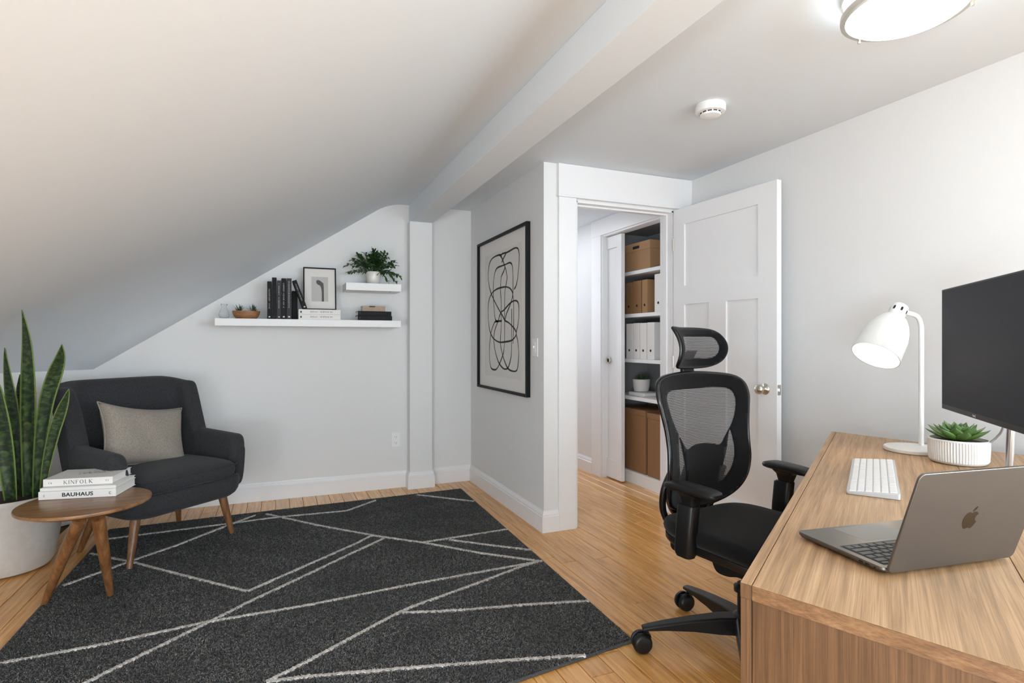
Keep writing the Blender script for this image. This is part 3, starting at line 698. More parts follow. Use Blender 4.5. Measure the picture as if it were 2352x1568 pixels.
# ============================================================ ARMCHAIR
AC = Vector((-0.655, 3.904, 0)); aa = R(42.4)
ac = thing('armchair', 'charcoal wool wingback-style armchair on tapered walnut legs', 'armchair', AC, aa)
def loc_of(wp, org, ang):
    v = Vector((wp[0] - org[0], wp[1] - org[1])); return Vector((v.x * math.cos(ang) + v.y * math.sin(ang), -v.x * math.sin(ang) + v.y * math.cos(ang)))
def shell():
    hw_, yb, yf, rc = .335, .245, -.262, .095
    path = []      # (x, y, nx, ny, s) from left arm front round the back
    def seg(a, b, n):
        for i in range(n):
            t = i / n; path.append((a[0] + (b[0] - a[0]) * t, a[1] + (b[1] - a[1]) * t))
    seg((-hw_, yf), (-hw_ + .012, yb - rc), 34)
    for i in range(12):
        t = R(180 - 90 * i / 12); path.append((-hw_ + rc + .006 + rc * math.cos(t), yb - rc + rc * math.sin(t)))
    seg((-hw_ + rc, yb), (hw_ - rc, yb), 14)
    for i in range(12):
        t = R(90 - 90 * i / 12); path.append((hw_ - rc - .006 + rc * math.cos(t), yb - rc + rc * math.sin(t)))
    seg((hw_ - .012, yb - rc), (hw_, yf), 34); path.append((hw_, yf))
    n = len(path); rs = []
    P = [Vector(p) for p in path]
    m = MB()
    for i, p in enumerate(P):
        t = (P[min(n - 1, i + 1)] - P[max(0, i - 1)]).normalized(); nrm = Vector((-t.y, t.x))
        # how much this section belongs to the back (1) or the arm (0)
        yy = p.y; f = min(1, max(0, (yy - .118) / .032)); f = f * f * (3 - 2 * f)
        armtop = .612 + .018 * max(0, (yy + .285)) / .3
        zt = armtop * (1 - f) + (.975 - .05 * min(1, abs(p.x) / .34) ** 10) * f
        thk = .105 * (1 - f) + .115 * f
        end = max(0, 1 - (yy - yf) / .05) if f == 0 else 0
        zt -= .06 * end ** 2; thk *= (1 - .45 * end ** 2); zb = .285 + .02 * end
        lean_back = .10 * f; flare = .055 * (1 - f) + .045 * f
        ring = []
        prof = [(-.5, 0), (-.5, .25), (-.5, .5), (-.5, .72), (-.48, .86), (-.36, .955), (-.14, 1.0), (.14, 1.0), (.36, .96), (.48, .87), (.5, .72), (.5, .5), (.46, .25), (.34, .06), (.1, -.02)]
        for o, h in prof:
            z = zb + (zt - zb) * h
            if h > .8: z = zt - (1 - h) * .28 * .8
            hh = max(0, (z - zb)) / .68; off = o * thk + flare * (hh ** .8) * (1 if f < .5 else .8)
            q = p + nrm * off
            ring.append((q.x, q.y + lean_back * hh ** 1.3 , z))
        if i in (0, n - 1):
            cx = sum(r[0] for r in ring) / len(ring); cz = sum(r[2] for r in ring) / len(ring)
            ring2 = [(cx + (r[0] - cx) * .6, r[1] - .022, cz + (r[2] - cz) * .86) for r in ring]; ring3 = [(cx + (r[0] - cx) * .85, r[1] - .014, cz + (r[2] - cz) * .95) for r in ring]
            if i == 0: rs += [ring2, ring3, ring]
            else: rs += [ring, ring3, ring2]
        else: rs.append(ring)
    m.rings(rs, cap=True); return m
sh = shell().build('upholstered_shell', 'charcoal', ac, smooth=True, sub=1)
m = MB(); rs = []
for z, s_ in ((.252, .80), (.258, .88), (.275, .94), (.30, .975), (.35, 1.0), (.375, .99), (.382, .95)):
    rs.append([(x * s_, -.035 + y * s_, z) for x, y in rrect(.71, .60, .12, 6)])
m.rings(rs); m.build('seat_base', 'charcoal', ac, smooth=True)
m = MB(); cushion(m, .585, .56, .125, .28, 64, 12, .425, .018); m.build('seat_cushion', 'charcoal', ac, smooth=True, loc=(0, -.070, 0))
for z in (.392, .458):
    m = MB(); pts = rrect(.581, .556, .06, 8, 0, -.070); m.tube([(x, y, z) for x, y in pts + pts[:1]], .0032, 6); m.build('piping', 'charcoal', ac, smooth=True)
for wp, top, zf in (((-0.716, 3.491), (-.25, -.20), .013), ((-0.262, 3.905), (.25, -.22), .013), ((-0.603, 4.294), (.23, .17), .013), ((-1.045, 3.925), (-.23, .17), 0.001)):
    f_ = loc_of(wp, AC, aa); m = MB(); m.tube([(top[0], top[1], .275), (top[0] * .5 + f_.x * .5, top[1] * .5 + f_.y * .5, .14), (f_.x, f_.y, zf)], [.026, .021, .0135], 18)
    m.build('leg', 'walnut', ac, smooth='auto')
# cushion on the chair
pil = thing('throw_pillow', 'taupe linen lumbar pillow leaning in the charcoal armchair', 'pillow', AC + Vector((0, 0, 0)), aa)
def pillow(w_, h_, T):
    m = MB(); n = 26; top = []; fs = []; vs = []
    for s_ in (1, -1):
        for i in range(n + 1):
            for j in range(n + 1):
                u = -1 + 2 * i / n; v = -1 + 2 * j / n
                x = w_ / 2 * u * (1 - .13 * (1 - v * v) ** 1.0); z = h_ / 2 * v * (1 - .16 * (1 - u * u))
                t = T / 2 * max(0, (1 - u ** 4) * (1 - v ** 4)) ** .5 * (1 + .05 * math.sin(7 * u + 3 * v))
                vs.append((x, s_ * t, z))
    N1 = (n + 1) ** 2
    for s_ in (0, 1):
        for i in range(n):
            for j in range(n):
                a = s_ * N1 + i * (n + 1) + j; fs.append((a, a + 1, a + n + 2, a + n + 1))
    m.add(vs, fs); return m
po = pillow(.515, .385, .15).build('pillow_cover', 'linen', pil, smooth=True, loc=(-.05, .050, .642), rot=(R(-20), R(10), R(2)))
bm = bmesh.new(); bm.from_mesh(po.data); bmesh.ops.remove_doubles(bm, verts=bm.verts, dist=.0005); bmesh.ops.recalc_face_normals(bm, faces=bm.faces); bm.to_mesh(po.data); bm.free(); po.data.shade_smooth()
m = MB(); pts = []
for k in range(80):
    t = k / 80 * 4; e = int(t); u = (t - e) * 2 - 1
    uu, vv = ((u, 1), (1, -u), (-u, -1), (-1, u))[e]
    pts.append((.2575 * uu * (1 - .13 * (1 - vv * vv)), 0, (.1925) * vv * (1 - .16 * (1 - uu * uu))))
m.tube(pts + pts[:1], .0035, 6); m.build('piping', 'linen', pil, smooth=True, loc=po.location, rot=po.rotation_euler)

# ============================================================ SIDE TABLE AND ITS BOOKS
TZ = .45; TCx, TCy = -.835, 3.229
st = thing('side_table', 'round walnut side table with splayed legs beside the armchair', 'table', (TCx, TCy, 0))
m = MB(); m.lathe([(0, TZ - .034), (.19, TZ - .034), (.235, TZ - .026), (.262, TZ - .014), (.264, TZ - .006), (.262, TZ - .001), (.258, TZ), (0, TZ)], 72); m.build('table_top', 'walnut_top', st, smooth='auto')
for wp, tpx in (((-.981, 3.183), (182, 1196)), ((-.723, 3.165), (226, 1190)), ((-1.03, 3.42), (187, 1182))):
    tp = at_z(tpx[0], tpx[1], TZ - .034); tp = (tp.x - TCx, tp.y - TCy); f_ = (wp[0] - TCx, wp[1] - TCy); m = MB(); m.tube([(tp[0], tp[1], TZ - .034), ((tp[0] + f_[0]) / 2, (tp[1] + f_[1]) / 2, .22), (f_[0], f_[1], .0125 if wp[0] > -.98 else .001)], [.027, .023, .0135], 18); m.build('leg', 'walnut', st, smooth='auto')
def book(label, L, D, T, loc, rot, cov, group=None, cat='book', marks=0, mcol='spinemark', rounded=False):
    t = thing('book', label, cat, loc, 0, group, rot); c = .0028
    m = MB().box(-L / 2, L / 2, -D / 2, D / 2, 0, c).box(-L / 2, L / 2, -D / 2, D / 2, T - c, T).box(-L / 2, L / 2, -D / 2 - .0012, -D / 2 + c, 0, T)
    m.build('cover', cov, t, bevel=.0012)
    MB().box(-L / 2 + .004, L / 2 - .004, -D / 2 + c, D / 2 - .004, c, T - c).build('pages', 'pages', t)
    if marks:
        rr = random.Random(int(L * 1e4 + T * 1e5)); m = MB(); x = -L * .22; e = L * (.22 + .04 * marks)
        hgt = T * .34
        while x < e:
            wv = rr.uniform(.0025, .007); a = rr.uniform(.55, 1)
            if rr.random() > .14:
                m.box(x, x + wv * .35, -D / 2 - .0018, -D / 2 - .0012, T / 2 - hgt * a / 2, T / 2 + hgt * a / 2)
                m.box(x, x + wv * .8, -D / 2 - .0018, -D / 2 - .0012, T / 2 + hgt * a * rr.uniform(-.1, .35), T / 2 + hgt * a / 2)
            x += wv + .0025
        m.box(-L * .46, -L * .46 + T * .3, -D / 2 - .0018, -D / 2 - .0012, T * .3, T * .68)
        m.build('spine_lettering', mcol, t)['kind'] = 'stuff'
    return t
a = at_z(88, 1148, TZ + .002); b = at_z(266.5, 1138.5, TZ + .002); ang = math.atan2(b.y - a.y, b.x - a.x); Lb = (b - a).length
def on_axis(org, ang, x, y, z): return Vector((org.x + x * math.cos(ang) - y * math.sin(ang), org.y + x * math.sin(ang) + y * math.cos(ang), z))
mid = (a + b) / 2; z0 = TZ + .0008
Tb = .0385
b1 = book('thick white hardcover lettered BAUHAUS, bottom of the side table stack', Lb, .225, Tb, on_axis(mid, ang, 0, .1125, z0), (0, 0, ang), 'bookw')
text(b1, 'BAUHAUS', .0250, (.0, -.1125 - .0016, Tb / 2), (PI / 2, 0, 0), 'ink', 'title', bold=.0006, squeeze=1.13, space=1.05)
MB().box(-Lb * .43, -Lb * .43 + .0015, -.1143, -.1137, .013, .024).box(Lb * .41, Lb * .41 + .002, -.1143, -.1137, .013, .024).box(Lb * .41 + .004, Lb * .41 + .008, -.1143, -.1137, .013, .015).box(Lb * .41 + .004, Lb * .41 + .008, -.1143, -.1137, .022, .024).build('spine_marks', 'ink', b1)['kind'] = 'stuff'
b2 = book('thin white unlettered book in the middle of the side table stack', Lb * .985, .215, .015, on_axis(mid, ang, .003, .111, z0 + Tb + .0005), (0, 0, ang - R(.5)), 'bookw')
a3 = at_z(99, 1118, z0 + Tb + .016); b3 = at_z(259, 1110, z0 + Tb + .016); L3 = (b3 - a3).length; an3 = math.atan2(b3.y - a3.y, b3.x - a3.x); m3 = (a3 + b3) / 2; T3 = .0345
b3_ = book('white hardcover lettered KINFOLK on top of the side table stack', L3, .215, T3, on_axis(m3, an3, 0, .1075, z0 + Tb + .0162), (0, 0, an3), 'bookw')
# serif title drawn stroke by stroke: thick stems, thin arms, small serifs
def serif_title(parent, s, h, gap, y, zc, mat):
    g = {'K': [((0, 0), (0, 1), 1), ((0, .42), (.62, 1), .45), ((.18, .56), (.68, 0), 1)], 'I': [((0, 0), (0, 1), 1)], 'N': [((0, 0), (0, 1), .45), ((0, 1), (.72, 0), 1), ((.72, 0), (.72, 1), .45)],
         'F': [((0, 0), (0, 1), 1), ((0, 1), (.54, 1), .5), ((0, .52), (.44, .52), .45), ((.54, 1), (.54, .86), .5)], 'L': [((0, 0), (0, 1), 1), ((0, 0), (.52, 0), .5)], 'O': []}
    ser = {'K': [(0, 0), (0, 1), (.64, 1), (.68, 0)], 'I': [(0, 0), (0, 1)], 'N': [(0, 0), (0, 1), (.72, 1)], 'F': [(0, 0), (0, 1)], 'L': [(0, 0), (0, 1)], 'O': []}
    wd_ = {'K': .7, 'I': .0, 'N': .72, 'F': .42, 'L': .5, 'O': .84}
    tot = sum(wd_[c] for c in s) * h + gap * (len(s) - 1); x = -tot / 2; m = MB(); tk = h * .115; k = 0
    def bar(p, q, w_):
        nonlocal k
        p = Vector(p); q = Vector(q); d = (q - p).normalized(); n = Vector((-d.y, d.x)) * w_ / 2; k += 1; yy = y - .0003 - k * .00001
        m.add([(v.x, yy, v.y) for v in (p - n, q - n, q + n, p + n)] + [(v.x, y, v.y) for v in (p - n, q - n, q + n, p + n)], [(0, 1, 2, 3), (0, 4, 5, 1), (1, 5, 6, 2), (2, 6, 7, 3), (3, 7, 4, 0)])
    for c in s:
        for p, q, t in g[c]: bar((x + p[0] * h, zc - h / 2 + p[1] * h), (x + q[0] * h, zc - h / 2 + q[1] * h), tk * t)
        for p in ser[c]: bar((x + p[0] * h - h * .11, zc - h / 2 + p[1] * h), (x + p[0] * h + h * .11, zc - h / 2 + p[1] * h), h * .045)
        if c == 'O':
            n = 24
            for i in range(n):
                t0, t1 = 2 * PI * i / n, 2 * PI * (i + 1) / n; f = lambda t: (x + h * .42 + math.cos(t) * h * .40, zc + math.sin(t) * h * .49)
                bar(f(t0), f(t1), tk * (.45 + .6 * abs(math.cos((t0 + t1) / 2))))
        x += wd_[c] * h + gap
    m.build('title', mat, parent, fix=False)
serif_title(b3_, 'KINFOLK', .0175, .0085, -.1087, T3 / 2, 'ink')
MB().box(-L3 * .42, -L3 * .42 + .0015, -.1093, -.1088, .012, .020).box(-L3 * .39, -L3 * .39 + .003, -.1093, -.1088, .013, .019).box(L3 * .40, L3 * .40 + .0015, -.1093, -.1088, .013, .023).box(L3 * .43, L3 * .43 + .0015, -.1093, -.1088, .013, .023).build('spine_marks', 'greyprint', b3_)['kind'] = 'stuff'
# faint printed sketch on the cover: loose grey strokes
m = MB()
for pts in ([(-.02, -.03), (.02, -.012), (.08, .0), (.135, .018)], [(-.03, .0), (.0, .025), (.06, .035), (.125, .03)], [(-.005, -.02), (.03, .01), (.07, .02), (.12, .024)], [(.0, .0), (.04, -.01), (.09, -.005)]):
    cpts = catmull([(x, y, 0) for x, y in pts], 8, False)
    for i in range(len(cpts) - 1):
        p, q = cpts[i], cpts[i + 1]; n = Vector((-(q - p).y, (q - p).x, 0)).normalized() * .0022 * (1 + math.sin(i * 1.7)) * .9
        m.add([p - n, q - n, q + n, p + n], [(0, 1, 2, 3)])
sk = m.build('cover_print', 'greyprint', b3_, loc=(-.02, .01, T3 + .0003)); sk.scale = (1, 1, 1)

# ============================================================ SNAKE PLANT
SPc = Vector((-1.335, 3.79, 0))
sp_ = thing('snake_plant', 'tall snake plant in a rounded speckled white pot left of the side table', 'plant', SPc)
m = MB(); m.lathe([(0, .001), (.17, .001), (.195, .012), (.212, .045), (.232, .16), (.244, .27), (.250, .37), (.250, .388), (.247, .395), (.242, .395), (.238, .388), (.235, .33), (0, .33)], 64); m.build('pot', 'stone', sp_, smooth='auto')
m = MB(); m.lathe([(0, .372), (.08, .374), (.16, .37), (.236, .366)], 40); m.build('soil', 'soil', sp_, smooth=True)
def snake(pts, ws, dd, tw=0.3):
    """pts: pixel polyline base to tip, ws: widths in px, dd: depth at base and tip"""
    P3 = []; n = len(pts)
    cp = catmull([(p[0], p[1], 0) for p in pts], 8, False); cw = catmull([(w_, 0, 0) for w_ in ws], 8, False)
    N = len(cp); vs = []; fs = []; uv = []
    for i, (p, w_) in enumerate(zip(cp, cw)):
        d = dd[0] + (dd[1] - dd[0]) * i / (N - 1); c = at_d(p.x, p.y, d); hw_ = max(0.0, w_.x) / 2 / FOC * d
        a = YAW + tw * (i / N - .4) * 2; sx = Vector((math.cos(a), -math.sin(a), 0)); bk_ = Vector((math.sin(a), math.cos(a), 0))
        t = i / (N - 1)
        for k in (-1, -.5, 0, .5, 1):
            vs.append(c + sx * hw_ * k + bk_ * (.022 * (1 - abs(k)) * (1 - t) ** .6 - 0.0) - SPc); uv.append((.5 + .5 * k, t * 1.0))
    for i in range(N - 1):
        for k in range(4): a = i * 5 + k; fs.append((a, a + 1, a + 6, a + 5))
    m = MB().add(vs, fs, uv); o = m.build('leaf', 'snake', sp_, smooth=True, fix=False)
    s = o.modifiers.new('thick', 'SOLIDIFY'); s.thickness = .004; s.offset = 0
    return o
snake([(68, 1175), (64, 1000), (64, 900), (62, 800), (56, 745), (50, 712)], [26, 32, 36, 27, 14, 1], (3.03, 2.78))
snake([(82, 1175), (90, 1040), (105, 930), (125, 860), (138, 820), (142, 791)], [24, 32, 36, 34, 20, 1], (2.98, 2.84), -.4)
snake([(40, 1175), (36, 1040), (28, 940), (18, 870), (12, 820), (10, 799)], [22, 28, 30, 22, 10, 1], (3.06, 2.86))
snake([(26, 1165), (14, 1060), (0, 970), (-8, 900), (-12, 870), (-14, 845)], [22, 36, 46, 34, 18, 1], (2.95, 2.80), .5)
snake([(94, 1165), (104, 1080), (122, 1000), (140, 945), (152, 912), (158, 893)], [16, 24, 28, 24, 12, 1], (2.94, 2.90), -.5)
snake([(54, 1170), (50, 1050), (46, 950), (43, 900), (44, 875), (45, 860)], [16, 18, 16, 14, 8, 1], (3.14, 3.02), .2)
snake([(92, 1165), (92, 1060), (91, 980), (92, 940), (93, 920), (93, 905)], [14, 16, 15, 12, 7, 1], (3.14, 3.05), .1)

# ============================================================ FLOATING SHELVES AND WHAT STANDS ON THEM
ZS = 1.3625; YS = 4.42
s1 = tag(MB().box(-.405, .891, YS, YB - .0005, ZS - .052, ZS).build('floating_shelf', 'shelfw', bevel=.002), 'long white floating shelf with books below the roof slope', 'shelf')
ZS2 = 1.647
s2 = tag(MB().box(.476, .893, YS, YB - .0005, ZS2 - .058, ZS2).build('floating_shelf', 'shelfw', bevel=.002), 'short white floating shelf holding the leafy potted plant', 'shelf')
def up(px): return at_y(px, 720, 4.445).x
def vbook(px0, px1, ytop, cov, label, lean=0.0, marks=3, D=.17, yf=4.445, mcol='spinemark'):
    x0, x1 = up(px0), up(px1); h = at_y(px0, ytop, yf).z - ZS
    t = x1 - x0 - .0012
    return book(label, h, D, t, (x1 - .0006, yf + D / 2, ZS + h / 2 + .0006), (0, -PI / 2, 0), cov, 'dark books standing on the long shelf', 'book', marks, mcol)
vbook(613.5, 624, 646, 'bookb', 'short black book standing furthest left on the long shelf', marks=2, D=.16)
vbook(624.5, 635.5, 637, 'bookb', 'tallest black book, second from left on the long shelf', marks=2, mcol='bookg')
vbook(636, 645.5, 644, 'bookg', 'dark grey book, third from left on the long shelf', marks=5)
vbook(646, 657.5, 639, 'bookb', 'black book between two grey books on the long shelf', marks=4)
vbook(658, 670, 639, 'bookg', 'thick grey book, last upright one before the leaning book', marks=5, D=.165)
xa, xb = up(685.5), up(782); LW = xb - xa; TW = .0375
vbook(671, 684.5, 668, 'bookb', 'black book set back in the dark gap behind the leaning book', marks=0, yf=4.534, D=.12)  # put in to fill the dark gap beside the grey book
# the leaning book stands on the white books, its head against the grey book
tl = .030; th_ = R(20); zl = ZS + 2 * TW + .001; xh = up(671) + .001; Ln = (at_y(676, 642, 4.445).z - zl - tl * math.sin(th_)) / math.cos(th_)
book('black book leaning left on top of the white books against the grey book', Ln, .085, tl, (xh + tl * math.cos(th_) + Ln / 2 * math.sin(th_), 4.445 + .0425, zl + Ln / 2 * math.cos(th_) + tl * math.sin(th_)), (0, -PI / 2 - th_, 0), 'bookb', None, 'book', 4)
g = 'white books lying flat on the long shelf'
for i in range(2):
    book(['white book lying directly on the long shelf under another white book', 'white book lying on top of its twin and carrying the small frame'][i], LW, .19, TW - .0005, ((xa + xb) / 2, 4.44 + .095, ZS + .0006 + i * TW), (0, 0, 0), 'bookw', g, 'book', 2, 'greyprint')
zf_ = ZS + 2 * TW + .0012
# small leaning frame
fx0, fx1 = at_y(697, 700, 4.53).x, at_y(773, 700, 4.53).x; fw = fx1 - fx0; fh = at_y(735, 612, 4.53).z - zf_ - .002
lean = R(7)
fr = thing('picture_frame', 'small black frame with a grey bent-form print leaning on white books', 'picture', ((fx0 + fx1) / 2, 4.552, zf_), 0, None, (-lean, 0, 0))
bw = .009
m = MB()
for a_ in ((-fw / 2, -fw / 2 + bw, 0, fh), (fw / 2 - bw, fw / 2, 0, fh), (-fw / 2 + bw, fw / 2 - bw, 0, bw), (-fw / 2 + bw, fw / 2 - bw, fh - bw, fh)): m.box(a_[0], a_[1], -.016, 0, a_[2], a_[3])
m.build('frame', 'blackframe', fr, bevel=.001)
MB().box(-fw / 2 + bw, fw / 2 - bw, -.007, -.004, bw, fh - bw).build('mat_board', 'paper', fr)
def fxy(cx, cy): return ((cx - 1160) / (2025 - 1160) - .5) * (fw - bw * 1.0), fh * (1 - (cy + 95) / (1015 + 95))
q0 = fxy(1365, 790); q1 = fxy(1820, 145)
MB().box(q0[0], q1[0], -.0078, -.007, q0[1], q1[1]).build('print_sheet', plain('print_grey_paper', (.52, .51, .50, 1), .85), fr)
pg = [fxy(*p) for p in ((1490, 270), (1515, 232), (1550, 225), (1600, 245), (1650, 280), (1692, 315), (1700, 420), (1702, 790), (1642, 790), (1645, 560), (1630, 440), (1600, 375), (1540, 350), (1505, 320))]
m = MB().add([(p[0], -.0083, p[1]) for p in pg] + [(p[0], -.0078, p[1]) for p in pg], [tuple(range(len(pg)))] + [(i, (i + 1) % len(pg), len(pg) + (i + 1) % len(pg), len(pg) + i) for i in range(len(pg))])
m.build('printed_shape', 'greyprint', fr, fix=False)
# right-hand stack: two black books and the small tan one
x0, x1 = up(822), up(901)
book('black book lying at the bottom of the right-hand shelf stack', x1 - x0, .16, .036, ((x0 + x1) / 2, 4.45 + .08, ZS + .0006), (0, 0, 0), 'bookb', 'black books lying under the small shelf', 'book', 2, 'bookg')
book('black book lying second in the right-hand stack under the tan book', up(900) - x0 - .004, .155, .034, ((x0 + up(900)) / 2, 4.45 + .08, ZS + .0372), (0, 0, 0), 'bookb', 'black books lying under the small shelf', 'book', 2, 'bookg')
x0, x1 = up(833), up(886)
tb = book('small weathered tan book on top of two black books', x1 - x0, .12, .040, ((x0 + x1) / 2, 4.45 + .075, ZS + .0718), (0, 0, 0), 'bookt')
MB().box(-.035, .01, -.0618, -.0612, .031, .040).build('dark_stain', 'bookg', tb)
# wooden bowl with two spiky plants
x0, x1 = at_y(533, 720, 4.54).x, at_y(598, 720, 4.54).x; bc = (x0 + x1) / 2; bw_ = (x1 - x0) / 2
bo = thing('wooden_bowl', 'oval turned wooden bowl holding two spiky plants on the long shelf', 'bowl', (bc, 4.54, ZS + .0006))
m = MB(); rs = []
for r_, z in ((.60, 0), (.72, .004), (.86, .018), (.96, .038), (1.0, .056), (.985, .059), (.95, .056), (.88, .036), (.70, .020), (.4, .016)):
    rs.append([(bw_ * r_ * math.cos(t), .055 * r_ * math.sin(t), z) for t in [2 * PI * k / 40 for k in range(40)]])
m.rings(rs); m.build('bowl_body', 'bowlwood', bo, smooth='auto')
m = MB(); m.rings([[(bw_ * .93 * s_ * math.cos(t), .05 * s_ * math.sin(t), z) for t in [2 * PI * k / 24 for k in range(24)]] for s_, z in ((1, .046), (.5, .050), (.05, .051))]); m.build('soil', 'soil', bo)
for px, lb in ((549, 'small spiky grey-green plant at the left end of the wooden bowl'), (583, 'small spiky grey-green plant at the right end of the wooden bowl')):
    c_ = at_y(px, 700, 4.54).x; m = MB(); rr = random.Random(px)
    for k in range(34): blade(m, (rr.uniform(-.01, .01), rr.uniform(-.008, .008), 0), rr.uniform(0, 2 * PI), R(rr.uniform(28, 86)), rr.uniform(.045, .085), .0055, .12, 4)
    o = m.build('spiky_plant', 'spiky', None, smooth=True, loc=(c_, 4.54, ZS + .0495)); tag(o, lb, 'plant', 'spiky plants in the wooden bowl')
# faint little glass vase
m = MB(); m.lathe([(0, 0), (.024, 0), (.031, .01), (.034, .03), (.030, .055), (.018, .075), (.0165, .09), (.024, .105), (.0225, .105), (.015, .09), (.0165, .075), (.028, .054), (.031, .03), (.028, .012), (0, .005)], 32)
tag(m.build('bud_vase', 'glass', None, smooth=True, loc=(at_y(515, 710, 4.54).x, 4.54, ZS + .0006)), 'small translucent glass vase at the left end of the long shelf', 'vase')
# leafy plant on the short shelf
pc = at_y(857.5, 640, 4.54)
lp = thing('leafy_plant', 'bushy green plant in a glossy white pot on the short shelf', 'plant', (pc.x, 4.54, ZS2 + .0006))
m = MB(); m.lathe([(0, 0), (.043, 0), (.047, .004), (.054, .05), (.0575, .095), (.0565, .099), (.0535, .097), (.051, .085), (0, .085)], 40); m.build('pot', 'ceramic', lp, smooth='auto')
rr = random.Random(21)
def frond(az, el, L, drp, n=9):
    m = MB(); h = Vector((math.cos(az), math.sin(az), 0)); pts = []
    b0 = Vector((rr.uniform(-.02, .02), rr.uniform(-.02, .02), .085))
    for i in range(n + 1):
        t = i / n; pts.append(b0 + h * (L * t * math.cos(el)) + Vector((0, 0, L * t * math.sin(el) - drp * L * t ** 2.2)))
    for p in pts: p.y = min(p.y, .10)
    m.tube(pts, [.0018] * (n + 1), 5)
    for i in range(3, n + 1):
        for s_ in (-1, 1):
            t = (pts[i] - pts[i - 1]); a2 = math.atan2(t.y, t.x) + s_ * R(rr.uniform(40, 95)); e2 = math.atan2(t.z, math.hypot(t.x, t.y)) * .5 + R(rr.uniform(-35, 35))
            if pts[i].y > .07 and math.sin(a2) > 0: a2 = -a2
            blade(m, pts[i], a2, e2, rr.uniform(.026, .042), rr.uniform(.015, .022), .2, 3)
    m.build('frond', 'zz', lp, smooth='auto', fix=False)
for k in range(50):
    az = k * 2.399 + rr.uniform(-.2, .2); ring = k / 50
    if math.sin(az) > .55: az = -az
    frond(az, R(86 - 58 * ring ** .8 + rr.uniform(-7, 7)), .180 + .035 * ring + rr.uniform(-.035, .015), .04 + .16 * ring)
for az, el, L, dr in ((R(182), R(40), .27, .45), (R(176), R(25), .23, .40), (R(190), R(14), .17, .25), (R(-4), R(28), .22, .55), (R(4), R(40), .23, .85), (R(-12), R(18), .20, .35), (R(200), R(50), .25, .4), (R(-30), R(30), .19, 1.1)):
    frond(az, el, L, dr, 11)

# ============================================================ WALL PIECES
# tall framed line drawing on the partition
py0, py1, pz0, pz1 = 3.418, 4.42, .829, 1.996
pf = thing('framed_drawing', 'tall black-framed abstract line drawing hanging on the grey partition wall', 'picture', (XP - .0005, (py0 + py1) / 2, (pz0 + pz1) / 2), -PI / 2)
W2, H2 = (py1 - py0) / 2, (pz1 - pz0) / 2; fb = .019
m = MB()
for a_ in ((-W2, -W2 + fb, -H2, H2), (W2 - fb, W2, -H2, H2), (-W2 + fb, W2 - fb, -H2, -H2 + fb), (-W2 + fb, W2 - fb, H2 - fb, H2)): m.box(a_[0], a_[1], -.03, 0, a_[2], a_[3])
m.build('frame', 'blackframe', pf, bevel=.0015)
MB().box(-W2 + fb, W2 - fb, -.010, -.006, -H2 + fb, H2 - fb).build('mat_board', 'paper', pf)
MB().box(-W2 * .72, W2 * .76, -.0106, -.010, -H2 * .82, H2 * .80).build('paper_sheet', 'paper2', pf)
ART = [[(272, 300), (300, 285), (340, 262), (362, 258), (376, 272), (384, 330), (378, 430), (368, 530), (355, 585), (340, 612)],
 [(272, 298), (240, 308), (232, 316)],
 [(235, 320), (215, 318), (180, 330), (150, 352), (130, 390), (120, 450), (118, 510), (125, 580), (140, 640), (165, 700), (200, 770), (240, 840), (262, 880), (290, 897), (320, 925), (345, 955), (358, 990), (345, 1025), (315, 1052), (270, 1062), (215, 1066), (175, 1045), (150, 1015), (130, 960), (120, 880), (117, 800), (120, 730), (132, 680), (155, 640), (190, 612), (230, 598), (268, 592), (300, 602), (322, 630), (330, 670), (335, 740), (336, 850), (334, 960), (330, 1080)],
 [(215, 318), (235, 345), (255, 400), (270, 450), (278, 500), (275, 550), (262, 620), (258, 720), (258, 860), (258, 1000), (255, 1100), (250, 1150), (235, 1200), (210, 1260), (190, 1295), (170, 1302), (145, 1290), (132, 1240), (128, 1150), (132, 1060), (145, 970), (170, 900), (185, 890), (235, 883)],
 [(200, 886), (183, 880), (175, 850), (168, 780), (163, 700), (162, 600), (165, 530), (175, 470), (195, 430), (235, 412), (270, 398), (300, 385), (318, 395), (326, 430), (330, 500), (330, 580), (330, 640), (320, 700), (300, 760), (275, 820), (262, 875)],
 [(272, 300), (255, 335), (240, 365), (232, 385)],
 [(262, 420), (250, 460), (232, 500), (226, 540), (222, 620), (228, 700), (230, 830), (228, 950), (222, 1040), (225, 1100), (240, 1170), (262, 1240), (290, 1295), (330, 1315), (360, 1310), (372, 1270), (378, 1200), (378, 1130), (370, 1050), (358, 990), (372, 920), (380, 840), (380, 760), (370, 720), (345, 710), (310, 728), (275, 765), (250, 793), (232, 803)],
 [(232, 803), (215, 840), (205, 880), (185, 930), (170, 985), (165, 1050), (175, 1130), (190, 1190), (210, 1245), (240, 1285), (265, 1297), (290, 1280), (310, 1210), (318, 1130), (318, 1000), (320, 850), (320, 780)]]
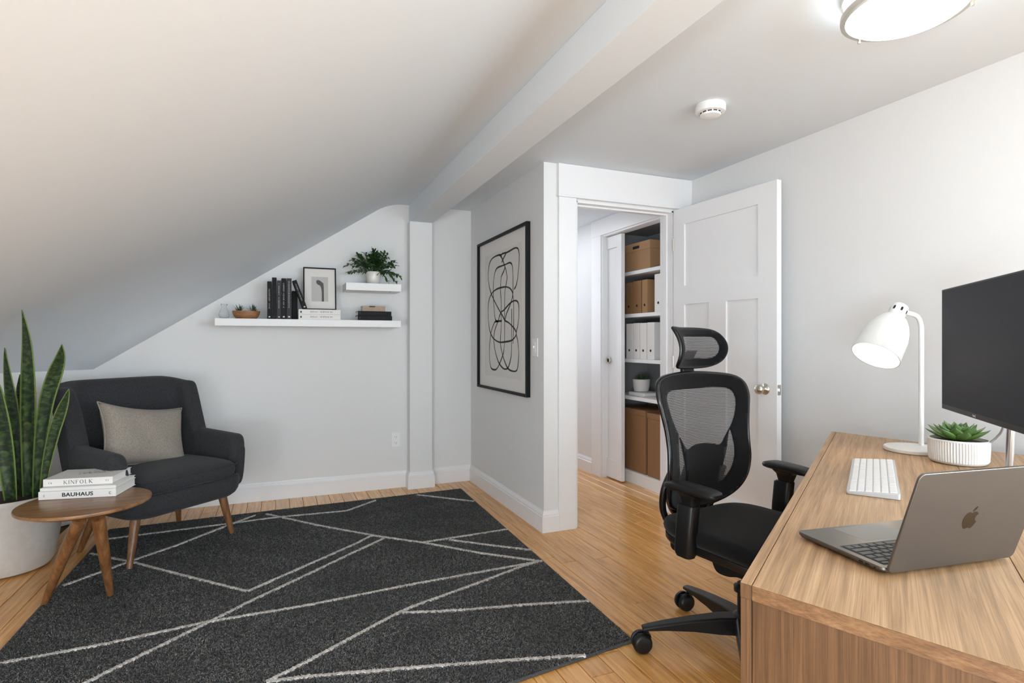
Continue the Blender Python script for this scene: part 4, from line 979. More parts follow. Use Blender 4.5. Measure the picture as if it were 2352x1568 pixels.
for ln in ART:
    q = []
    for a_, b_ in ln:
        w3 = at_x(1090 + a_ / 3.733, 500 + b_ / 3.733, XP - .011); q.append((-(w3.y - (py0 + py1) / 2), -.0108, w3.z - (pz0 + pz1) / 2))
    q = catmull(q, 5, False); vs = []; fs = []
    for i, p in enumerate(q):
        t = (q[min(i + 1, len(q) - 1)] - q[max(i - 1, 0)]).normalized(); n_ = Vector((-t.z, 0, t.x)) * (.0040 + .0022 * abs(t.x) + .0008 * math.sin(i * .35))
        vs += [p - n_, p + n_, p - n_ + Vector((0, -.0006, 0)), p + n_ + Vector((0, -.0006, 0))]
    for i in range(len(q) - 1):
        a_ = i * 4; fs += [(a_ + 2, a_ + 3, a_ + 7, a_ + 6), (a_, a_ + 2, a_ + 6, a_ + 4), (a_ + 1, a_ + 5, a_ + 7, a_ + 3)]
    MB().add(vs, fs).build('ink_line', 'ink', pf, fix=False)
# light switch
sw = thing('light_switch', 'white rocker light switch on the partition beside the framed drawing', 'switch', (XP - .0003, 3.342, 1.161), -PI / 2)
m = MB(); m.box(-.046, .046, -.006, 0, -.060, .060); m.build('cover_plate', 'whitep', sw, bevel=.003)
for s_ in (-1, 1):
    MB().box(-.023 + s_ * .0, .023, -.0065, -.006, -.03, .03) if False else None
MB().box(-.017, .017, -.008, -.006, -.033, .033).build('rocker_frame', 'trim', sw, bevel=.001)
MB().box(-.0045, .0045, -.018, -.008, -.004, .012).build('toggle', 'whitep', sw, bevel=.002)
# outlet
ou = thing('wall_outlet', 'white duplex power outlet low on the back wall', 'outlet', (.897, YB - .0003, .392))
MB().box(-.036, .036, -.006, 0, -.060, .060).build('cover_plate', 'whitep', ou, bevel=.002)
for dz in (-.024, .024):
    m = MB(); m.prism(rrect(.034, .030, .010, 4), 0, .002); rc = m.build('receptacle', 'whitep', ou, loc=(0, -.006, dz), rot=(PI / 2, 0, 0))
    MB().box(-.0085, -.0065, -.003, .007, .002, .0023).box(.006, .008, -.003, .006, .002, .0023).box(-.002, .002, -.011, -.007, .002, .0023).build('slot', 'dark', rc)
# smoke detector
sd = thing('smoke_detector', 'round white smoke detector on the flat ceiling', 'smoke detector', (1.911, 2.137, H - .0003))
m = MB(); m.lathe([(0, 0), (.068, 0), (.070, -.004), (.070, -.030), (.066, -.037), (.052, -.040), (.048, -.040)], 48); m.build('housing', 'whitep', sd, smooth='auto')
m = MB(); m.lathe([(.0, -.038), (.049, -.038), (.049, -.044), (.0, -.044)], 48); m.build('sensor_ring', 'dark', sd, smooth='auto')
m = MB(); m.lathe([(0, -.0435), (.047, -.0435), (.048, -.047), (.045, -.053), (.03, -.056), (0, -.057)], 48); m.build('sensor_cap', 'whitep', sd, smooth='auto')
m = MB()
for k in range(12):
    a_ = 2 * PI * k / 12; c_, s_ = math.cos(a_), math.sin(a_); m.add([(c_ * r_ - s_ * o_, s_ * r_ + c_ * o_, z) for z in (-.040, -.0445) for r_, o_ in ((.044, -.003), (.050, -.003), (.050, .003), (.044, .003))], [(0, 1, 2, 3), (4, 5, 6, 7), (0, 1, 5, 4), (1, 2, 6, 5), (2, 3, 7, 6), (3, 0, 4, 7)])
m.build('vent_rib', 'whitep', sd); tag(sd.children[-1], None)
# ceiling light
CLx, CLy = 1.836, 1.178
lt = thing('ceiling_light', 'round flush ceiling light with glowing glass and metal bands', 'light', (CLx, CLy, H - .0003))
m = MB(); m.lathe([(0, 0), (.165, 0), (.165, -.012), (.150, -.014), (0, -.014)], 64); m.build('base_plate', 'whitem', lt, smooth='auto')
m = MB(); m.lathe([(.168, -.012), (.172, -.060), (.168, -.085), (.150, -.100), (.10, -.111), (0, -.117)], 64); m.build('glass_diffuser', 'diffuser', lt, smooth=True)
for z0_, z1_, r_ in ((-.010, -.026, .177), (-.068, -.088, .180)):
    m = MB(); m.lathe([(r_ - .008, z0_), (r_, z0_), (r_ + .001, (z0_ + z1_) / 2), (r_, z1_), (r_ - .014, z1_ - .001), (r_ - .012, z0_)], 72); m.build('metal_band', 'lightring', lt, smooth='auto')
for k in range(3):
    a_ = 2 * PI * k / 3 + 1.42; m = MB(); m.tube([(math.cos(a_) * .176, math.sin(a_) * .176, -.08), (math.cos(a_) * .178, math.sin(a_) * .178, -.097)], .005, 10); m.build('finial', 'lightring', lt, smooth='auto')

# ============================================================ DESK
DZ = .78; DA = (0.748, 0.763); da = math.atan2(1.877 - .763, 2.396 - .748)
dk = thing('desk', 'light oak desk with a solid end panel in the right foreground', 'desk', (DA[0], DA[1], 0), da)
qB = loc_of((2.396, 1.877), Vector(DA + (0,)), da); qC = loc_of((2.549, 1.209), Vector(DA + (0,)), da); qD = loc_of((.880, .418), Vector(DA + (0,)), da)
sD = qD.x / qD.y; sC = (qC.x - qB.x) / (qC.y - qB.y)          # skew of the two short ends
DD = .84; TT = .026
def ex(y): return sD * y
def fx(y): return qB.x + sC * y
def strip(y0, y1, inset0=0.0, g=.0006):   # board between two y lines (y1 < y0), g = open joint
    a, b = y0 - g, y1 + g
    return [(ex(b) + inset0, b), (fx(b), b), (fx(a), a), (ex(a) + inset0, a)]
MB().prism(strip(0, -.020), DZ - TT, DZ).build('edge_band', 'oak', dk, bevel=.0012)
MB().prism(strip(-.020, -.414), DZ - TT, DZ).build('desktop_board', 'oak', dk, bevel=.0012)
MB().prism(strip(-.414, -DD), DZ - TT, DZ).build('desktop_board', 'oak', dk, bevel=.0012)
# near end: post, rail and panel
def endp(y0, y1, z0, z1, name, mat, off=.0, th=.022):
    return MB().prism([(ex(y1) + off, y1), (ex(y1) + off + th, y1), (ex(y0) + off + th, y0), (ex(y0) + off, y0)], z0, z1).build(name, mat, dk, bevel=.001)
endp(-.0006, -.0195, 0.001, DZ - TT - .0005, 'end_post', 'oak_v_shaded', 0.0004, .03)
endp(-.0205, -DD, .02, DZ - TT - .0005, 'end_panel', 'oak_v_shaded', .0016, .022)
endp(-.0205, -DD, DZ - TT, DZ - .0008, 'end_rail', 'oak_y_shaded', -.0014, .0012)
endp(-.0006, -.0195, DZ - TT, DZ - .0008, 'end_cap', 'oak_v_shaded', -.0014, .0012)
MB().prism([(fx(-DD) - .03, -DD), (fx(-DD) - .006, -DD), (fx(-.02) - .006, -.02), (fx(-.02) - .03, -.02)], .001, DZ - TT - .0005).build('end_panel', 'oak_v_shaded', dk, bevel=.001)
MB().prism([(ex(-DD + .06) + .03, -DD + .06), (fx(-DD + .06) - .035, -DD + .06), (fx(-DD + .08) - .035, -DD + .08), (ex(-DD + .08) + .03, -DD + .08)], .30, DZ - TT - .0005).build('back_panel', 'oak', dk, bevel=.001)

# ---- keyboard
kc = Vector((1.696, 1.187, DZ)); ka = R(34.9); KW, KD = .520, .124
kb = thing('keyboard', 'white compact keyboard on the desk between laptop and lamp', 'keyboard', kc + Vector((0, 0, .0008)), ka)
# local x runs along the keyboard (its left end is far from the camera for a user at the open side), local +y points to the user
m = MB(); pts = rrect(KW, KD, .006, 3)
m.add([(x, y, 0) for x, y in pts] + [(x, y, .0065 + (.5 - y / KD) * .0095) for x, y in pts], [tuple(reversed(range(len(pts)))), tuple(range(len(pts), 2 * len(pts)))] + [(i, (i + 1) % len(pts), len(pts) + (i + 1) % len(pts), len(pts) + i) for i in range(len(pts))])
m.build('keyboard_body', 'kbbody', kb, bevel=.0012)
rows = 6; rp_ = (KD - .012) / rows; km = {}
def key_mesh(w_, d_, mat, nm='key'):
    k = (round(w_, 4), round(d_, 4), mat)
    if k not in km:
        c = .0014; m = MB(); vs = [(sx * w_ / 2, sy * d_ / 2, 0) for sx, sy in ((-1, -1), (1, -1), (1, 1), (-1, 1))] + [(sx * w_ / 2, sy * d_ / 2, .0012) for sx, sy in ((-1, -1), (1, -1), (1, 1), (-1, 1))] + [(sx * (w_ / 2 - c), sy * (d_ / 2 - c), .0024) for sx, sy in ((-1, -1), (1, -1), (1, 1), (-1, 1))]
        m.add(vs, [(8, 9, 10, 11)] + [(i, (i + 1) % 4, 4 + (i + 1) % 4, 4 + i) for i in (0, 1, 2, 3)] + [(4 + i, 4 + (i + 1) % 4, 8 + (i + 1) % 4, 8 + i) for i in range(4)])
        me = m.mesh('key'); me.materials.append(M[mat]); km[k] = me
    return km[k]
tilt = math.atan2(.0095, KD)
for r_ in range(rows):
    yk = KD / 2 - .006 - rp_ * (r_ + .5)
    if r_ == 0: ws = [1, 1, 1, 1.25, 6.2, 1.25, 1, 1, 1, 1]
    elif r_ == 1: ws = [2.2] + [1] * 10 + [2.2]
    elif r_ == 2: ws = [1.7] + [1] * 11 + [1.7]
    elif r_ == 3: ws = [1.4] + [1] * 12 + [1]
    elif r_ == 4: ws = [1] * 13 + [1.4]
    else: ws = [1.1] * 14
    tot = sum(ws); un = (KW - .014) / tot; x = KW / 2 - .007
    for w_ in ws:
        o = bpy.data.objects.new('key', key_mesh(w_ * un - .0024, rp_ - .0026, 'keyw')); C.objects.link(o); o.parent = kb
        o.location = (x - w_ * un / 2, yk, .0065 + (.5 - yk / KD) * .0095 + .0001); o.rotation_euler = (-tilt, 0, 0); x -= w_ * un

# ---- laptop (seen from behind)
la = math.atan2(.642 - .680, 1.293 - 1.0); LW_, LD_ = .302, .2085
lo = Vector((1.0, .680, DZ + .0008)); lpx = thing('laptop', 'open grey aluminium laptop with a dark emblem on its lid', 'laptop', lo, la)
# local x: along the hinge, local y: towards the user
m = MB(); pts = rrect(LW_, LD_, .011, 5, LW_ / 2, LD_ / 2)
n = len(pts)
m.rings([[(LW_ / 2 + (x - LW_ / 2) * k, LD_ / 2 + (y - LD_ / 2) * k, z) for x, y in pts] for k, z in ((.93, .0015), (.975, .004), (1.0, .009), (1.0, .0135), (.997, .0142))]); m.build('base', 'alu', lpx, smooth='auto')
for fx_, fy_ in ((.03, .02), (LW_ - .03, .02), (.03, LD_ - .02), (LW_ - .03, LD_ - .02)):
    m = MB(); m.lathe([(0, 0), (.006, 0), (.006, .002), (0, .002)], 12, (fx_, fy_, 0)); m.build('rubber_foot', 'blackp', lpx)
MB().box(.014, LW_ - .014, .012, .110, .0141, .0144).build('key_well', 'keywell', lpx)
ypos = .015
for r_, (ws, d_) in enumerate((([1.0] * 14, .0095), ([1] * 13 + [1.5], .0155), ([1.5] + [1] * 13, .0155), ([1.8] + [1] * 11 + [1.8], .0155), ([2.3] + [1] * 10 + [2.3], .0155), ([1, 1, 1, 1.25, 5.2, 1.25, 1, 1, 1, 1], .0155))):
    un = (LW_ - .032) / sum(ws); x = .016
    for w_ in reversed(ws):
        o = bpy.data.objects.new('key', key_mesh(w_ * un - .0028, d_ - .0022, 'keyd')); C.objects.link(o); o.parent = lpx
        o.location = (x + w_ * un / 2, ypos + d_ / 2, .0143); o.scale = (1, 1, .6); x += w_ * un
    ypos += d_ + .0008
tp = MB().box(.088, .214, .118, .200, .01395, .01432).build('trackpad', plain('trackpad_grey', (.24, .235, .23, 1), .5, metal=.4), lpx, bevel=.0004)
for k, (a_, b_) in enumerate(((.030, .038), (.044, .052), (.016, .020))):
    MB().box(-.0006, .001, a_, b_, .0075, .0105).build('port', 'dark', lpx)
ta = math.atan2(.0625, .190); LL = .2005
lid = thing('lid_pivot', None, None, (0, 0, 0)); bpy.data.objects.remove(lid)
m = MB(); pts = rrect(LW_, LL, .012, 6, LW_ / 2, LL / 2)
m.prism(pts, 0, .0055)
lid = m.build('lid', 'alu', lpx, bevel=.0015, loc=(0, -.002, .0085), rot=(PI / 2 + ta, 0, 0))
# local lid: x along hinge, y up the lid, z -> after rotation faces the camera side
MB().box(.006, LW_ - .006, .010, LL - .006, -.0006, .0002).build('display', 'screen', lid)
m = MB(); m.tube([(.03, .004, .012), (LW_ - .03, .004, .012)], .0045, 10); m.build('hinge_bar', 'blackp', lpx)
# emblem: bitten fruit with leaf, cut into the lid; drawn in a 1 x 1 box
body = [(.50, .80), (.58, .835), (.66, .85), (.76, .83), (.85, .76), (.88, .72), (.80, .655), (.765, .57), (.775, .47), (.825, .39), (.895, .345), (.85, .235), (.79, .13), (.715, .045), (.645, .02), (.575, .045), (.50, .065), (.425, .045), (.355, .02), (.28, .055), (.195, .17), (.135, .31), (.11, .46), (.125, .61), (.19, .74), (.28, .82), (.38, .845), (.45, .82)]
leaf = [(.50, .865), (.505, .93), (.55, 1.01), (.615, 1.07), (.685, 1.10), (.68, 1.02), (.635, .94), (.575, .885)]
es = .042
m = MB()
for sh_ in (body, leaf):
    q = catmull([(x, y, 0) for x, y in sh_], 5)
    m.prism([(LW_ / 2 - (p.x - .5) * es * -1 * -1 if False else LW_ / 2 + (p.x - .5) * es, LL / 2 + (p.y - .5) * es) for p in q], .0054, .0059)
em = m.build('emblem', 'aludark', lid, fix=True); tag(em, 'dark mirror-like fruit emblem')

# ---- desk lamp
def cw(px, py, d): return at_d(px, py, d)
LB = cw(2100, 1027, 2.167); LB.z = DZ + .0008; PB = cw(2116, 1024, 2.194)
dl = thing('desk_lamp', 'white metal desk lamp with bell shade, switched on, behind the keyboard', 'lamp', LB)
m = MB(); m.lathe([(0, 0), (.097, 0), (.100, .003), (.100, .013), (.097, .016), (0, .0165)], 64); m.build('base', 'whitem', dl, smooth='auto')
top = cw(2116, 752, 2.194); sock = cw(2074, 716, 2.175)
pts = [Vector((PB.x, PB.y, DZ + .014)), Vector((PB.x, PB.y, 1.0)), Vector((top.x, top.y, top.z - .02))]
for k in range(1, 9):
    t = k / 8; a_ = Vector((top.x, top.y, top.z - .02)); b_ = cw(2117, 727, 2.194); c_ = cw(2098, 722, 2.188); pts.append(a_ * (1 - t) ** 2 + b_ * 2 * t * (1 - t) + c_ * t * t)
pts.append(sock)
m = MB(); m.tube([p - LB for p in pts], .0092, 16); m.build('pole', 'whitem', dl, smooth='auto')
capc = cw(2069, 703, 2.18); mouth = cw(2010.5, 817, 2.125)
ax = (mouth - capc); AL = ax.length; ax.normalize(); q_ = Vector((0, 0, -1)).rotation_difference(ax)
hd = MB().lathe([(.0, 0), (.024, 0), (.0275, -.003), (.0285, -.008), (.0295, -.050), (.033, -.055), (.044, -.064), (.057, -.085), (.069, -.115), (.077, -.150), (.0815, -AL + .004), (.083, -AL), (.080, -AL), (.0785, -AL + .004), (.074, -.150), (.066, -.116), (.054, -.088), (.038, -.068), (.0, -.060)], 56).build('shade', 'whitem', dl, smooth='auto', loc=capc - LB)
hd.rotation_mode = 'QUATERNION'; hd.rotation_quaternion = q_
m = MB(); m.lathe([(0, -.068), (.036, -.071), (.052, -.091), (.064, -.120), (.0722, -.152), (.077, -AL + .008)], 48); inn = m.build('shade_lining', 'lampglow', dl, smooth='auto', loc=capc - LB, fix=False); inn.rotation_mode = 'QUATERNION'; inn.rotation_quaternion = q_
m = MB(); m.lathe([(0, -.145), (.014, -.142), (.024, -.130), (.026, -.116), (.018, -.098), (.012, -.085), (.012, -.070)], 24); bb = m.build('bulb', 'bulb', dl, smooth=True, loc=capc - LB); bb.rotation_mode = 'QUATERNION'; bb.rotation_quaternion = q_
for k in range(7):
    a_ = 2 * PI * k / 7 + .5; m = MB(); m.prism([(x, y) for x, y in rrect(.0075, .017, .0035, 3)], 0, .0006)
    v = m.build('vent_slot', 'dark', dl); base = Matrix.Translation(capc - LB) @ q_.to_matrix().to_4x4() @ Matrix.Rotation(a_, 4, 'Z') @ Matrix.Translation((.0288, 0, -.026)) @ Matrix.Rotation(PI / 2, 4, 'Y') @ Matrix.Rotation(PI / 2, 4, 'Z')
    v.matrix_local = base

# ---- succulent in a fluted pot
sc_ = at_z(2201, 1062, DZ)
su = thing('potted_succulent', 'green rosette succulent in a white fluted pot on the desk', 'plant', (sc_.x, sc_.y, DZ + .0008))
m = MB(); N = 528; rs = []
for r_, z, fl in ((.070, 0, 0), (.078, .003, 0), (.0835, .010, 0), (.0855, .014, 1), (.0870, .045, 1), (.0870, .0745, 1), (.0868, .078, 0), (.0865, .0825, 0), (.085, .084, 0), (.081, .083, 0), (.080, .070, 0)):
    rs.append([((r_ - fl * .0032 * (0.5 - .5 * math.cos(2 * PI * k * 66 / N))) * math.cos(2 * PI * k / N), (r_ - fl * .0032 * (0.5 - .5 * math.cos(2 * PI * k * 66 / N))) * math.sin(2 * PI * k / N), z) for k in range(N)])
m.rings(rs); m.build('fluted_pot', 'matte_ceramic', su, smooth='auto')
m = MB(); m.lathe([(0, .074), (.0805, .072)], 32); m.build('soil', 'soil', su)
def fat_leaf(az, el, L, W_, T, z0):
    m = MB(); n = 10; k_ = 8; rs = []; uv = []
    h = Vector((math.cos(az), math.sin(az), 0)); sd = Vector((-h.y, h.x, 0))
    for i in range(n + 1):
        t = i / n; w_ = W_ * (.35 + .65 * math.sin(PI * min(1, t * .78)) ** .9) * max(0.02, (1 - max(0, (t - .62) / .38) ** 1.5)); th = T * (1 - t) ** .5 * .9 + .0008
        e = el + .35 * t; c_ = Vector((0, 0, z0)) + h * (L * t * math.cos(e)) + Vector((0, 0, L * t * math.sin(e))); up_ = (Vector((0, 0, 1)) * math.cos(e) - h * math.sin(e))
        rs.append([c_ + sd * (w_ / 2 * math.cos(2 * PI * j / k_)) + up_ * (th / 2 * math.sin(2 * PI * j / k_) + .18 * w_ * (math.cos(2 * PI * j / k_)) ** 2) for j in range(k_)])
    vs = [p for r in rs for p in r]; uvs = [(0, i / n) for i in range(n + 1) for _ in range(k_)]
    fs = [(i * k_ + j, i * k_ + (j + 1) % k_, (i + 1) * k_ + (j + 1) % k_, (i + 1) * k_ + j) for i in range(n) for j in range(k_)]
    m.add(vs, fs, uvs); m.build('leaf', 'succ', su, smooth=True)
for ring, (cnt, el, L, W_) in enumerate(((8, 4, .104, .040), (8, 16, .088, .038), (7, 32, .068, .034), (6, 48, .048, .028), (4, 66, .032, .020))):
    for k in range(cnt): fat_leaf(2 * PI * k / cnt + ring * .4, R(el + rr.uniform(-4, 4)), L * rr.uniform(.93, 1.05), W_, .010, .078 + ring * .003)

# ---- monitor
mo_l = Vector((2.072, 1.209, 0)); mdir = Vector((-.693, -.720, 0)).normalized(); MW, MZ0, MZ1 = .71, .975, 1.374
mc = mo_l + mdir * MW / 2; ma = math.atan2(mdir.y, mdir.x)
mo = thing('monitor', 'large dark desktop monitor on a slim silver stand at the right edge', 'monitor', (mc.x, mc.y, DZ + .0008), ma)
zz = DZ + .0008
m = MB().box(-MW / 2, MW / 2, -.002, .020, MZ0 - zz, MZ1 - zz); m.build('bezel', 'blackp', mo, bevel=.002)
MB().box(-MW / 2 + .005, MW / 2 - .005, -.0028, -.002, MZ0 - zz + .016, MZ1 - zz - .005).build('screen', 'screen', mo)
MB().box(-MW / 2 + .10, MW / 2 - .10, .020, .045, MZ0 - zz + .06, MZ1 - zz - .07).build('rear_housing', 'blackp', mo, bevel=.008)
text(mo, 'BenQ', .0095, (-.075, -.0032, MZ0 - zz + .0082), (PI / 2, 0, 0), 'spinemark', 'logo_lettering', extr=.0001, bold=.0002)
m = MB(); m.tube([(-.016, .055, .012), (.004, .055, .20), (.010, .055, .32)], .0095, 18); m.build('stand_pole', 'steel', mo, smooth='auto')
MB().box(-.03, .05, .045, .066, .285, .345).build('mount_bracket', 'steel', mo, bevel=.002)
m = MB(); m.prism(rrect(.22, .16, .03, 6, -.016, .055), 0, .007); m.lathe([(.0, .007), (.020, .007), (.017, .014), (0, .014)], 24, (-.016, .055, 0)); m.build('stand_foot', 'steel', mo, bevel=.0015)
mt = mo.location; 
def ml(p): v = loc_of((p.x, p.y), mt, ma); return Vector((v.x, v.y, p.z - zz))
cp = [Vector((.02, .050, .27)), ml(cw(2304, 982, 1.66)), ml(cw(2290, 1003, 1.75)), ml(cw(2273, 1017, 1.94)), ml(cw(2262, 1024, 2.06)), ml(at_z(2240, 1034, DZ + .008))]
m = MB(); m.tube(catmull(cp, 6, False), .0035, 8); m.build('cable', plain('grey_cable', (.35, .36, .37, 1), .4), mo, smooth='auto')

# ============================================================ OFFICE CHAIR
OC = Vector((1.662, 1.672, 0)); oa = R(7.4)
oc = thing('office_chair', 'black mesh ergonomic office chair with headrest tucked at the desk', 'chair', OC, oa)
def ocl(px, py, z):
    w_ = at_z(px, py, z); v = loc_of((w_.x, w_.y), OC, oa); return v
# base: five arms and twin casters
c1 = ocl(1475, 1478, .03); ang0 = math.atan2(c1.y, c1.x); RB = .375
m = MB(); m.lathe([(0, .075), (.045, .075), (.050, .085), (.050, .135), (.042, .150), (.030, .155), (0, .155)], 32); m.build('base_hub', 'blackp', oc, smooth='auto')
for k in range(5):
    a_ = ang0 - 2 * PI * k / 5; h = Vector((math.cos(a_), math.sin(a_), 0)); sd = Vector((-h.y, h.x, 0)); rs = []
    for t, w_, zt_, zb_ in ((.03, .034, .148, .082), (.10, .032, .146, .084), (.20, .028, .134, .092), (.30, .0235, .118, .092), (.365, .020, .106, .088), (.392, .017, .100, .086)):
        q = h * t; c = .006
        rs.append([q + sd * x + Vector((0, 0, z)) for x, z in ((-w_, zb_), (w_, zb_), (w_, zt_ - c), (w_ - c, zt_), (-w_ + c, zt_), (-w_, zt_ - c))])
    m = MB(); m.rings(rs); m.build('base_arm', 'blackp', oc, bevel=.002)
    ca = bpy.data.objects.new('caster', None)
    yaw_ = (2.65, 2.95, .4, -1.1, 2.9)[k]
    m = MB(); m.tube([(0, 0, .055), (0, 0, .100)], .008, 12); m.box(-.012, .038, -.007, .007, .030, .070)
    m.tube([(.0, -.009, .060), (.0, .009, .060)], .016, 16)
    cs = m.build('caster', 'blackp', oc, loc=tuple(h * RB), rot=(0, 0, yaw_), smooth='auto')
    for s_ in (-1, 1):
        m = MB(); rs = []
        for r_, y_ in ((.0, .033), (.024, .033), (.031, .031), (.036, .025), (.038, .017), (.038, .010), (.034, .0085), (0, .0085)): rs.append([(.020 + r_ * math.cos(2 * PI * j / 32), s_ * y_, .0385 + .001 + r_ * math.sin(2 * PI * j / 32)) for j in range(32)])
        m.rings(rs, cap=False); m.build('wheel', 'blackp', cs, smooth='auto')
m = MB(); m.tube([(0, 0, .15), (0, 0, .27)], .027, 24); m.build('column_sleeve', 'blackp', oc, smooth='auto')
m = MB(); m.lathe([(.0275, .235), (.040, .240), (.040, .258), (.0275, .262)], 24); m.build('sleeve_collar', 'blackp', oc, smooth='auto')
m = MB(); m.tube([(0, 0, .26), (0, 0, .36)], .014, 20); m.build('gas_piston', 'steel', oc, smooth='auto')
# mechanism under the seat with scalloped outline
m = MB(); prof = [(-.15, .41), (-.15, .375), (-.11, .350), (-.07, .345), (-.03, .333), (.02, .335), (.045, .372), (.07, .388), (.11, .378), (.14, .380), (.17, .372), (.20, .380), (.21, .400), (.20, .415), (-.13, .415)]
cpf = catmull([(a_, b_, 0) for a_, b_ in prof], 4)
m.add([(-.135, p.x, p.y) for p in cpf] + [(.115, p.x, p.y) for p in cpf], [tuple(range(len(cpf))), tuple(reversed(range(len(cpf), 2 * len(cpf))))] + [(i, (i + 1) % len(cpf), len(cpf) + (i + 1) % len(cpf), len(cpf) + i) for i in range(len(cpf))])
m.build('tilt_mechanism', 'blackp', oc, bevel=.003)
m = MB(); m.tube([(-.135, .17, .398), (-.16, .17, .398)], .007, 10); m.tube([(-.155, .17, .398), (-.20, .17, .398)], .020, 14); m.build('tension_knob', 'blackp', oc, smooth='auto')
m = MB(); m.tube([(-.07, .09, .392), (-.19, .09, .388), (-.215, .09, .386)], [.006, .006, .012], 10); m.build('height_lever', 'blackp', oc, smooth='auto')
# seat: shell pan and cushion with a waterfall front
def seat_y(x, y, z):
    f = max(0, (-y - .10) / .15); return (x, y, z - .035 * f * f + .012 * (2 * x / .5) ** 2 * (1 if z > .45 else 0))
SZ_ = .478
SPL = []
for k in range(56):
    t = 2 * PI * k / 56; ex_ = .40; SPL.append((.252 * sexp(math.cos(t), ex_) * (1 - .10 * max(0, math.sin(t))), .01 + .240 * sexp(math.sin(t), ex_)))
m = MB(); rs = []
for k_, z in ((.86, .408), (.95, .414), (.985, .428), (.985, .446)): rs.append([seat_y(x * k_, y * k_, z) for x, y in SPL])
m.rings(rs); m.build('seat_pan', 'blackp', oc, smooth='auto')
m = MB(); rs = []
for k_, z in ((.97, .4465), (1.0, .452), (1.012, .465), (1.0, .481), (.97, .492), (.90, .499), (.7, .5035), (.4, .505), (.1, .5055)): rs.append([seat_y(x * k_, y * k_, z) for x, y in SPL])
m.rings(rs); m.build('seat_cushion', 'chairfab', oc, smooth=True)
# backrest
BO = catmull([(x, z, 0) for x, z in [(0, .505), (.11, .513), (.185, .552), (.224, .620), (.234, .70), (.232, .78), (.238, .85), (.252, .92), (.262, .975), (.252, 1.022), (.210, 1.048), (.12, 1.060), (0, 1.065)] + [(-.12, 1.060), (-.210, 1.048), (-.252, 1.022), (-.262, .975), (-.252, .92), (-.238, .85), (-.232, .78), (-.234, .70), (-.224, .620), (-.185, .552), (-.11, .513)]], 6)
BO = [(p.x, p.y) for p in BO]
def yc(z):
    ks = [(.50, .250), (.60, .218), (.70, .205), (.80, .212), (.92, .235), (1.07, .270)]
    for i in range(len(ks) - 1):
        if z <= ks[i + 1][0] or i == len(ks) - 2:
            t = (z - ks[i][0]) / (ks[i + 1][0] - ks[i][0]); p0 = ks[max(0, i - 1)][1]; p1, p2 = ks[i][1], ks[i + 1][1]; p3 = ks[min(len(ks) - 1, i + 2)][1]
            return .5 * (2 * p1 + (p2 - p0) * t + (2 * p0 - 5 * p1 + 4 * p2 - p3) * t * t + (3 * p1 - p0 - 3 * p2 + p3) * t ** 3)
def bmap(x, z): return (x, yc(z) - .95 * x * x, z)
cm = lambda L, per=5: [(p.x, p.y) for p in catmull([(a_, b_, 0) for a_, b_ in L], per)]
win = cm([(0, 1.0), (.10, 1.004), (.175, .998), (.200, .972), (.198, .925), (.172, .86), (.125, .795), (.098, .765), (.05, .772), (0, .775), (-.05, .772), (-.098, .760), (-.135, .80), (-.180, .87), (-.203, .935), (-.203, .975), (-.17, .996), (-.10, 1.0)])
sw_ = [(.150, .825), (.163, .78), (.165, .715), (.150, .655), (.120, .612), (.102, .618), (.106, .665), (.122, .725)]
wr_ = cm(sw_); wl_ = cm([(-a_, b_) for a_, b_ in sw_][::-1])
sl = region(BO, [win, wr_, wl_], bmap, .02); o = sl.build('back_panel', 'chairfab', oc, smooth=True, fix=False)
s = o.modifiers.new('t', 'SOLIDIFY'); s.thickness = .007; s.offset = 0
tag(o, 'solid black border fabric of the backrest')
for wnd in (win, wr_, wl_): region(wnd, [], bmap, .02).build('mesh_window', 'mesh', oc, smooth=True, fix=False)
bp_ = [bmap(x, z) for x, z in BO]; m = MB(); m.tube([Vector(p) + Vector((0, .006, 0)) for p in bp_ + bp_[:2]], .0095, 10, cap=False); m.build('back_frame', 'blackg', oc, smooth=True)
# lumbar yoke and spine behind the mesh
m = MB(); m.tube(catmull([(-.15, .225, .62), (-.14, .255, .56), (-.10, .275, .50), (-.05, .285, .46), (0, .27, .44), (.05, .285, .46), (.10, .275, .50), (.14, .255, .56), (.15, .225, .62)], 5, False), [.016] * 41, 10); m.build('lumbar_yoke', 'blackg', oc, smooth='auto')
m = MB(); m.tube(catmull([(-.155, .235, .66), (-.172, .255, .585), (-.160, .268, .50), (-.115, .262, .43), (-.06, .22, .40)], 6, False), .014, 10); m.tube(catmull([(.15, .225, .66), (.165, .265, .585), (.155, .29, .50), (.10, .285, .43), (.05, .22, .40)], 6, False), .014, 10); m.build('back_support', 'blackg', oc, smooth='auto')
m = MB(); sp = catmull([(0, .18, .395), (0, .285, .43), (0, .300, .50), (0, .285, .60), (0, .250, .69)], 5, False)
m.rings([[(p.x + a_, p.y + b_, p.z) for a_, b_ in ((-.045, -.008), (.045, -.008), (.045, .010), (-.045, .010))] for p in sp]); m.build('spine', 'blackp', oc, bevel=.003)
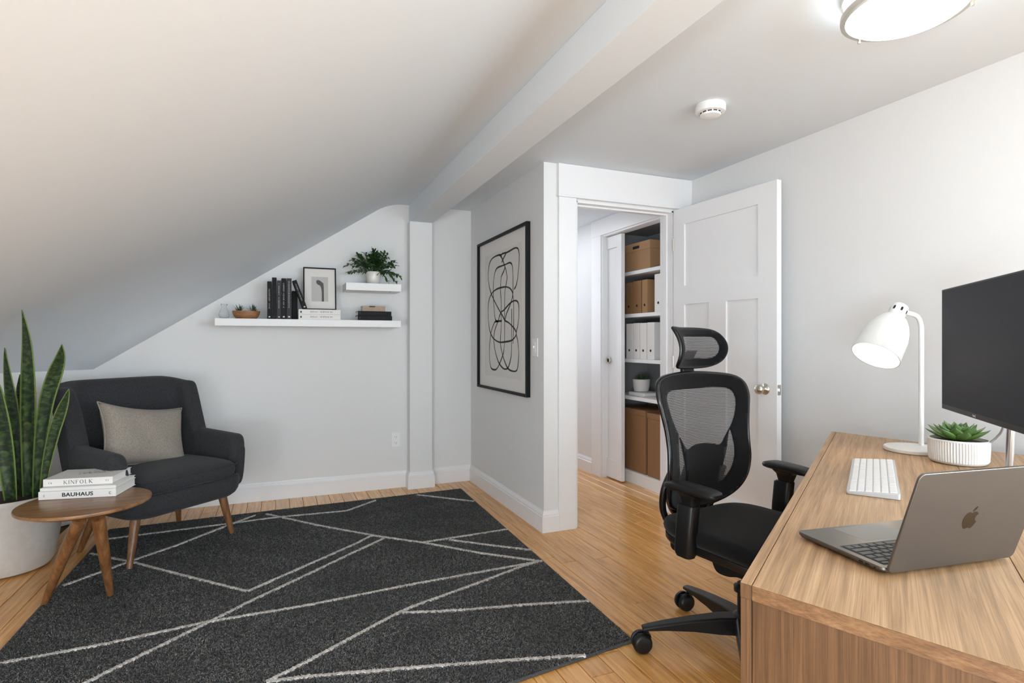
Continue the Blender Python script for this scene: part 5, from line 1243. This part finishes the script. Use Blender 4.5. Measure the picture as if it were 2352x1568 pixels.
# headrest
HO = catmull([(x, z, 0) for x, z in [(0, 1.092), (.075, 1.098), (.118, 1.118), (.134, 1.165), (.130, 1.215), (.108, 1.243), (.06, 1.250), (0, 1.252), (-.075, 1.253), (-.131, 1.255), (-.134, 1.235), (-.128, 1.185), (-.130, 1.130), (-.120, 1.102), (-.075, 1.094)]], 6); HO = [(p.x, p.y) for p in HO]
HO = catmull([(x, z, 0) for x, z in [(0, 1.090), (.080, 1.096), (.122, 1.120), (.136, 1.168), (.130, 1.215), (.108, 1.243), (.06, 1.252), (0, 1.254), (-.06, 1.254), (-.122, 1.257), (-.138, 1.250), (-.137, 1.215), (-.134, 1.165), (-.134, 1.120), (-.122, 1.098), (-.080, 1.092)]], 6); HO = [(p.x, p.y) for p in HO]
def hmap(x, z): return (x, .232 + 5.5 * (z - 1.165) ** 2 - 2.2 * x * x, z)
hin = cm([(0, 1.128), (.07, 1.128), (.098, 1.145), (.105, 1.175), (.098, 1.210), (.075, 1.222), (0, 1.222), (-.08, 1.222), (-.10, 1.205), (-.102, 1.165), (-.10, 1.132), (-.06, 1.126)])
o = region(HO, [hin], hmap, .015).build('headrest_pad', 'chairfab', oc, smooth=True, fix=False); s = o.modifiers.new('t', 'SOLIDIFY'); s.thickness = .009; s.offset = 0
region(hin, [], hmap, .015).build('headrest_mesh', 'mesh', oc, smooth=True, fix=False)
hp_ = [hmap(x, z) for x, z in HO]; m = MB(); m.tube([Vector(p) + Vector((0, .004, 0)) for p in hp_ + hp_[:2]], .0068, 8, cap=False); m.build('headrest_frame', 'blackg', oc, smooth=True)
m = MB(); m.rings([[(a_, b_, z) for a_, b_ in rrect(w_, .022, .008, 3, 0, y_)] for w_, y_, z in ((.075, .285, 1.045), (.070, .29, 1.08), (.060, .285, 1.13), (.05, .262, 1.16))]); m.build('headrest_bracket', 'blackp', oc, smooth='auto')
# armrests
for s_, (pa, pb) in ((-1, ((1534, 1100), (1655, 1134))), (1, ((1756, 1054), (1872, 1082)))):
    za = .672; A_ = ocl(pa[0], pa[1], za); B_ = ocl(pb[0], pb[1], za)
    d = (B_ - A_); L = .235; cen = (A_ + B_) / 2; th2 = math.atan2(d.y, d.x)
    print('ARM', s_, A_, B_, d.length)
    m = MB()
    def am(x, y, z): return (x, y * (1 - .12 * x / .12), z - .55 * max(0, abs(x) - .05) ** 2 * (1 if x > 0 else .5))
    cushion(m, L, .088, .030, .45, 44, 8, 0, .003, am); m.build('arm_pad', 'blackp', oc, smooth=True, loc=(cen.x, cen.y, za - .012), rot=(0, 0, th2))
    m = MB(); rs = []
    for x_, y_, z, w_, dp in ((cen.x, cen.y + .005, za - .026, .060, .105), (cen.x, cen.y + .01, za - .040, .046, .072), (cen.x, cen.y + .012, .60, .034, .056), (cen.x, cen.y + .02, .53, .030, .054)): rs.append([(a_, b_, z) for a_, b_ in rrect(w_ * 1.2, dp, .012, 4, x_, y_)])
    m.rings(rs); m.build('arm_post', 'blackp', oc, smooth='auto')
    m = MB(); rs = []
    for dy, z, k_ in ((.016, .60, .9), (.02, .595, 1.0), (.03, .50, 1.0), (.035, .42, 1.0), (.035, .405, .85)): rs.append([(a_, b_, z) for a_, b_ in rrect(.052 * k_, .078 * k_, .016, 4, cen.x, cen.y + dy)])
    m.rings(rs); m.build('arm_sleeve', 'blackp', oc, smooth='auto')
    m = MB(); m.tube([(cen.x, cen.y + .035, .425), (s_ * .16, cen.y + .03, .408), (s_ * .06, .05, .402)], [.018, .016, .016], 10); m.build('arm_bracket', 'blackp', oc, smooth='auto')
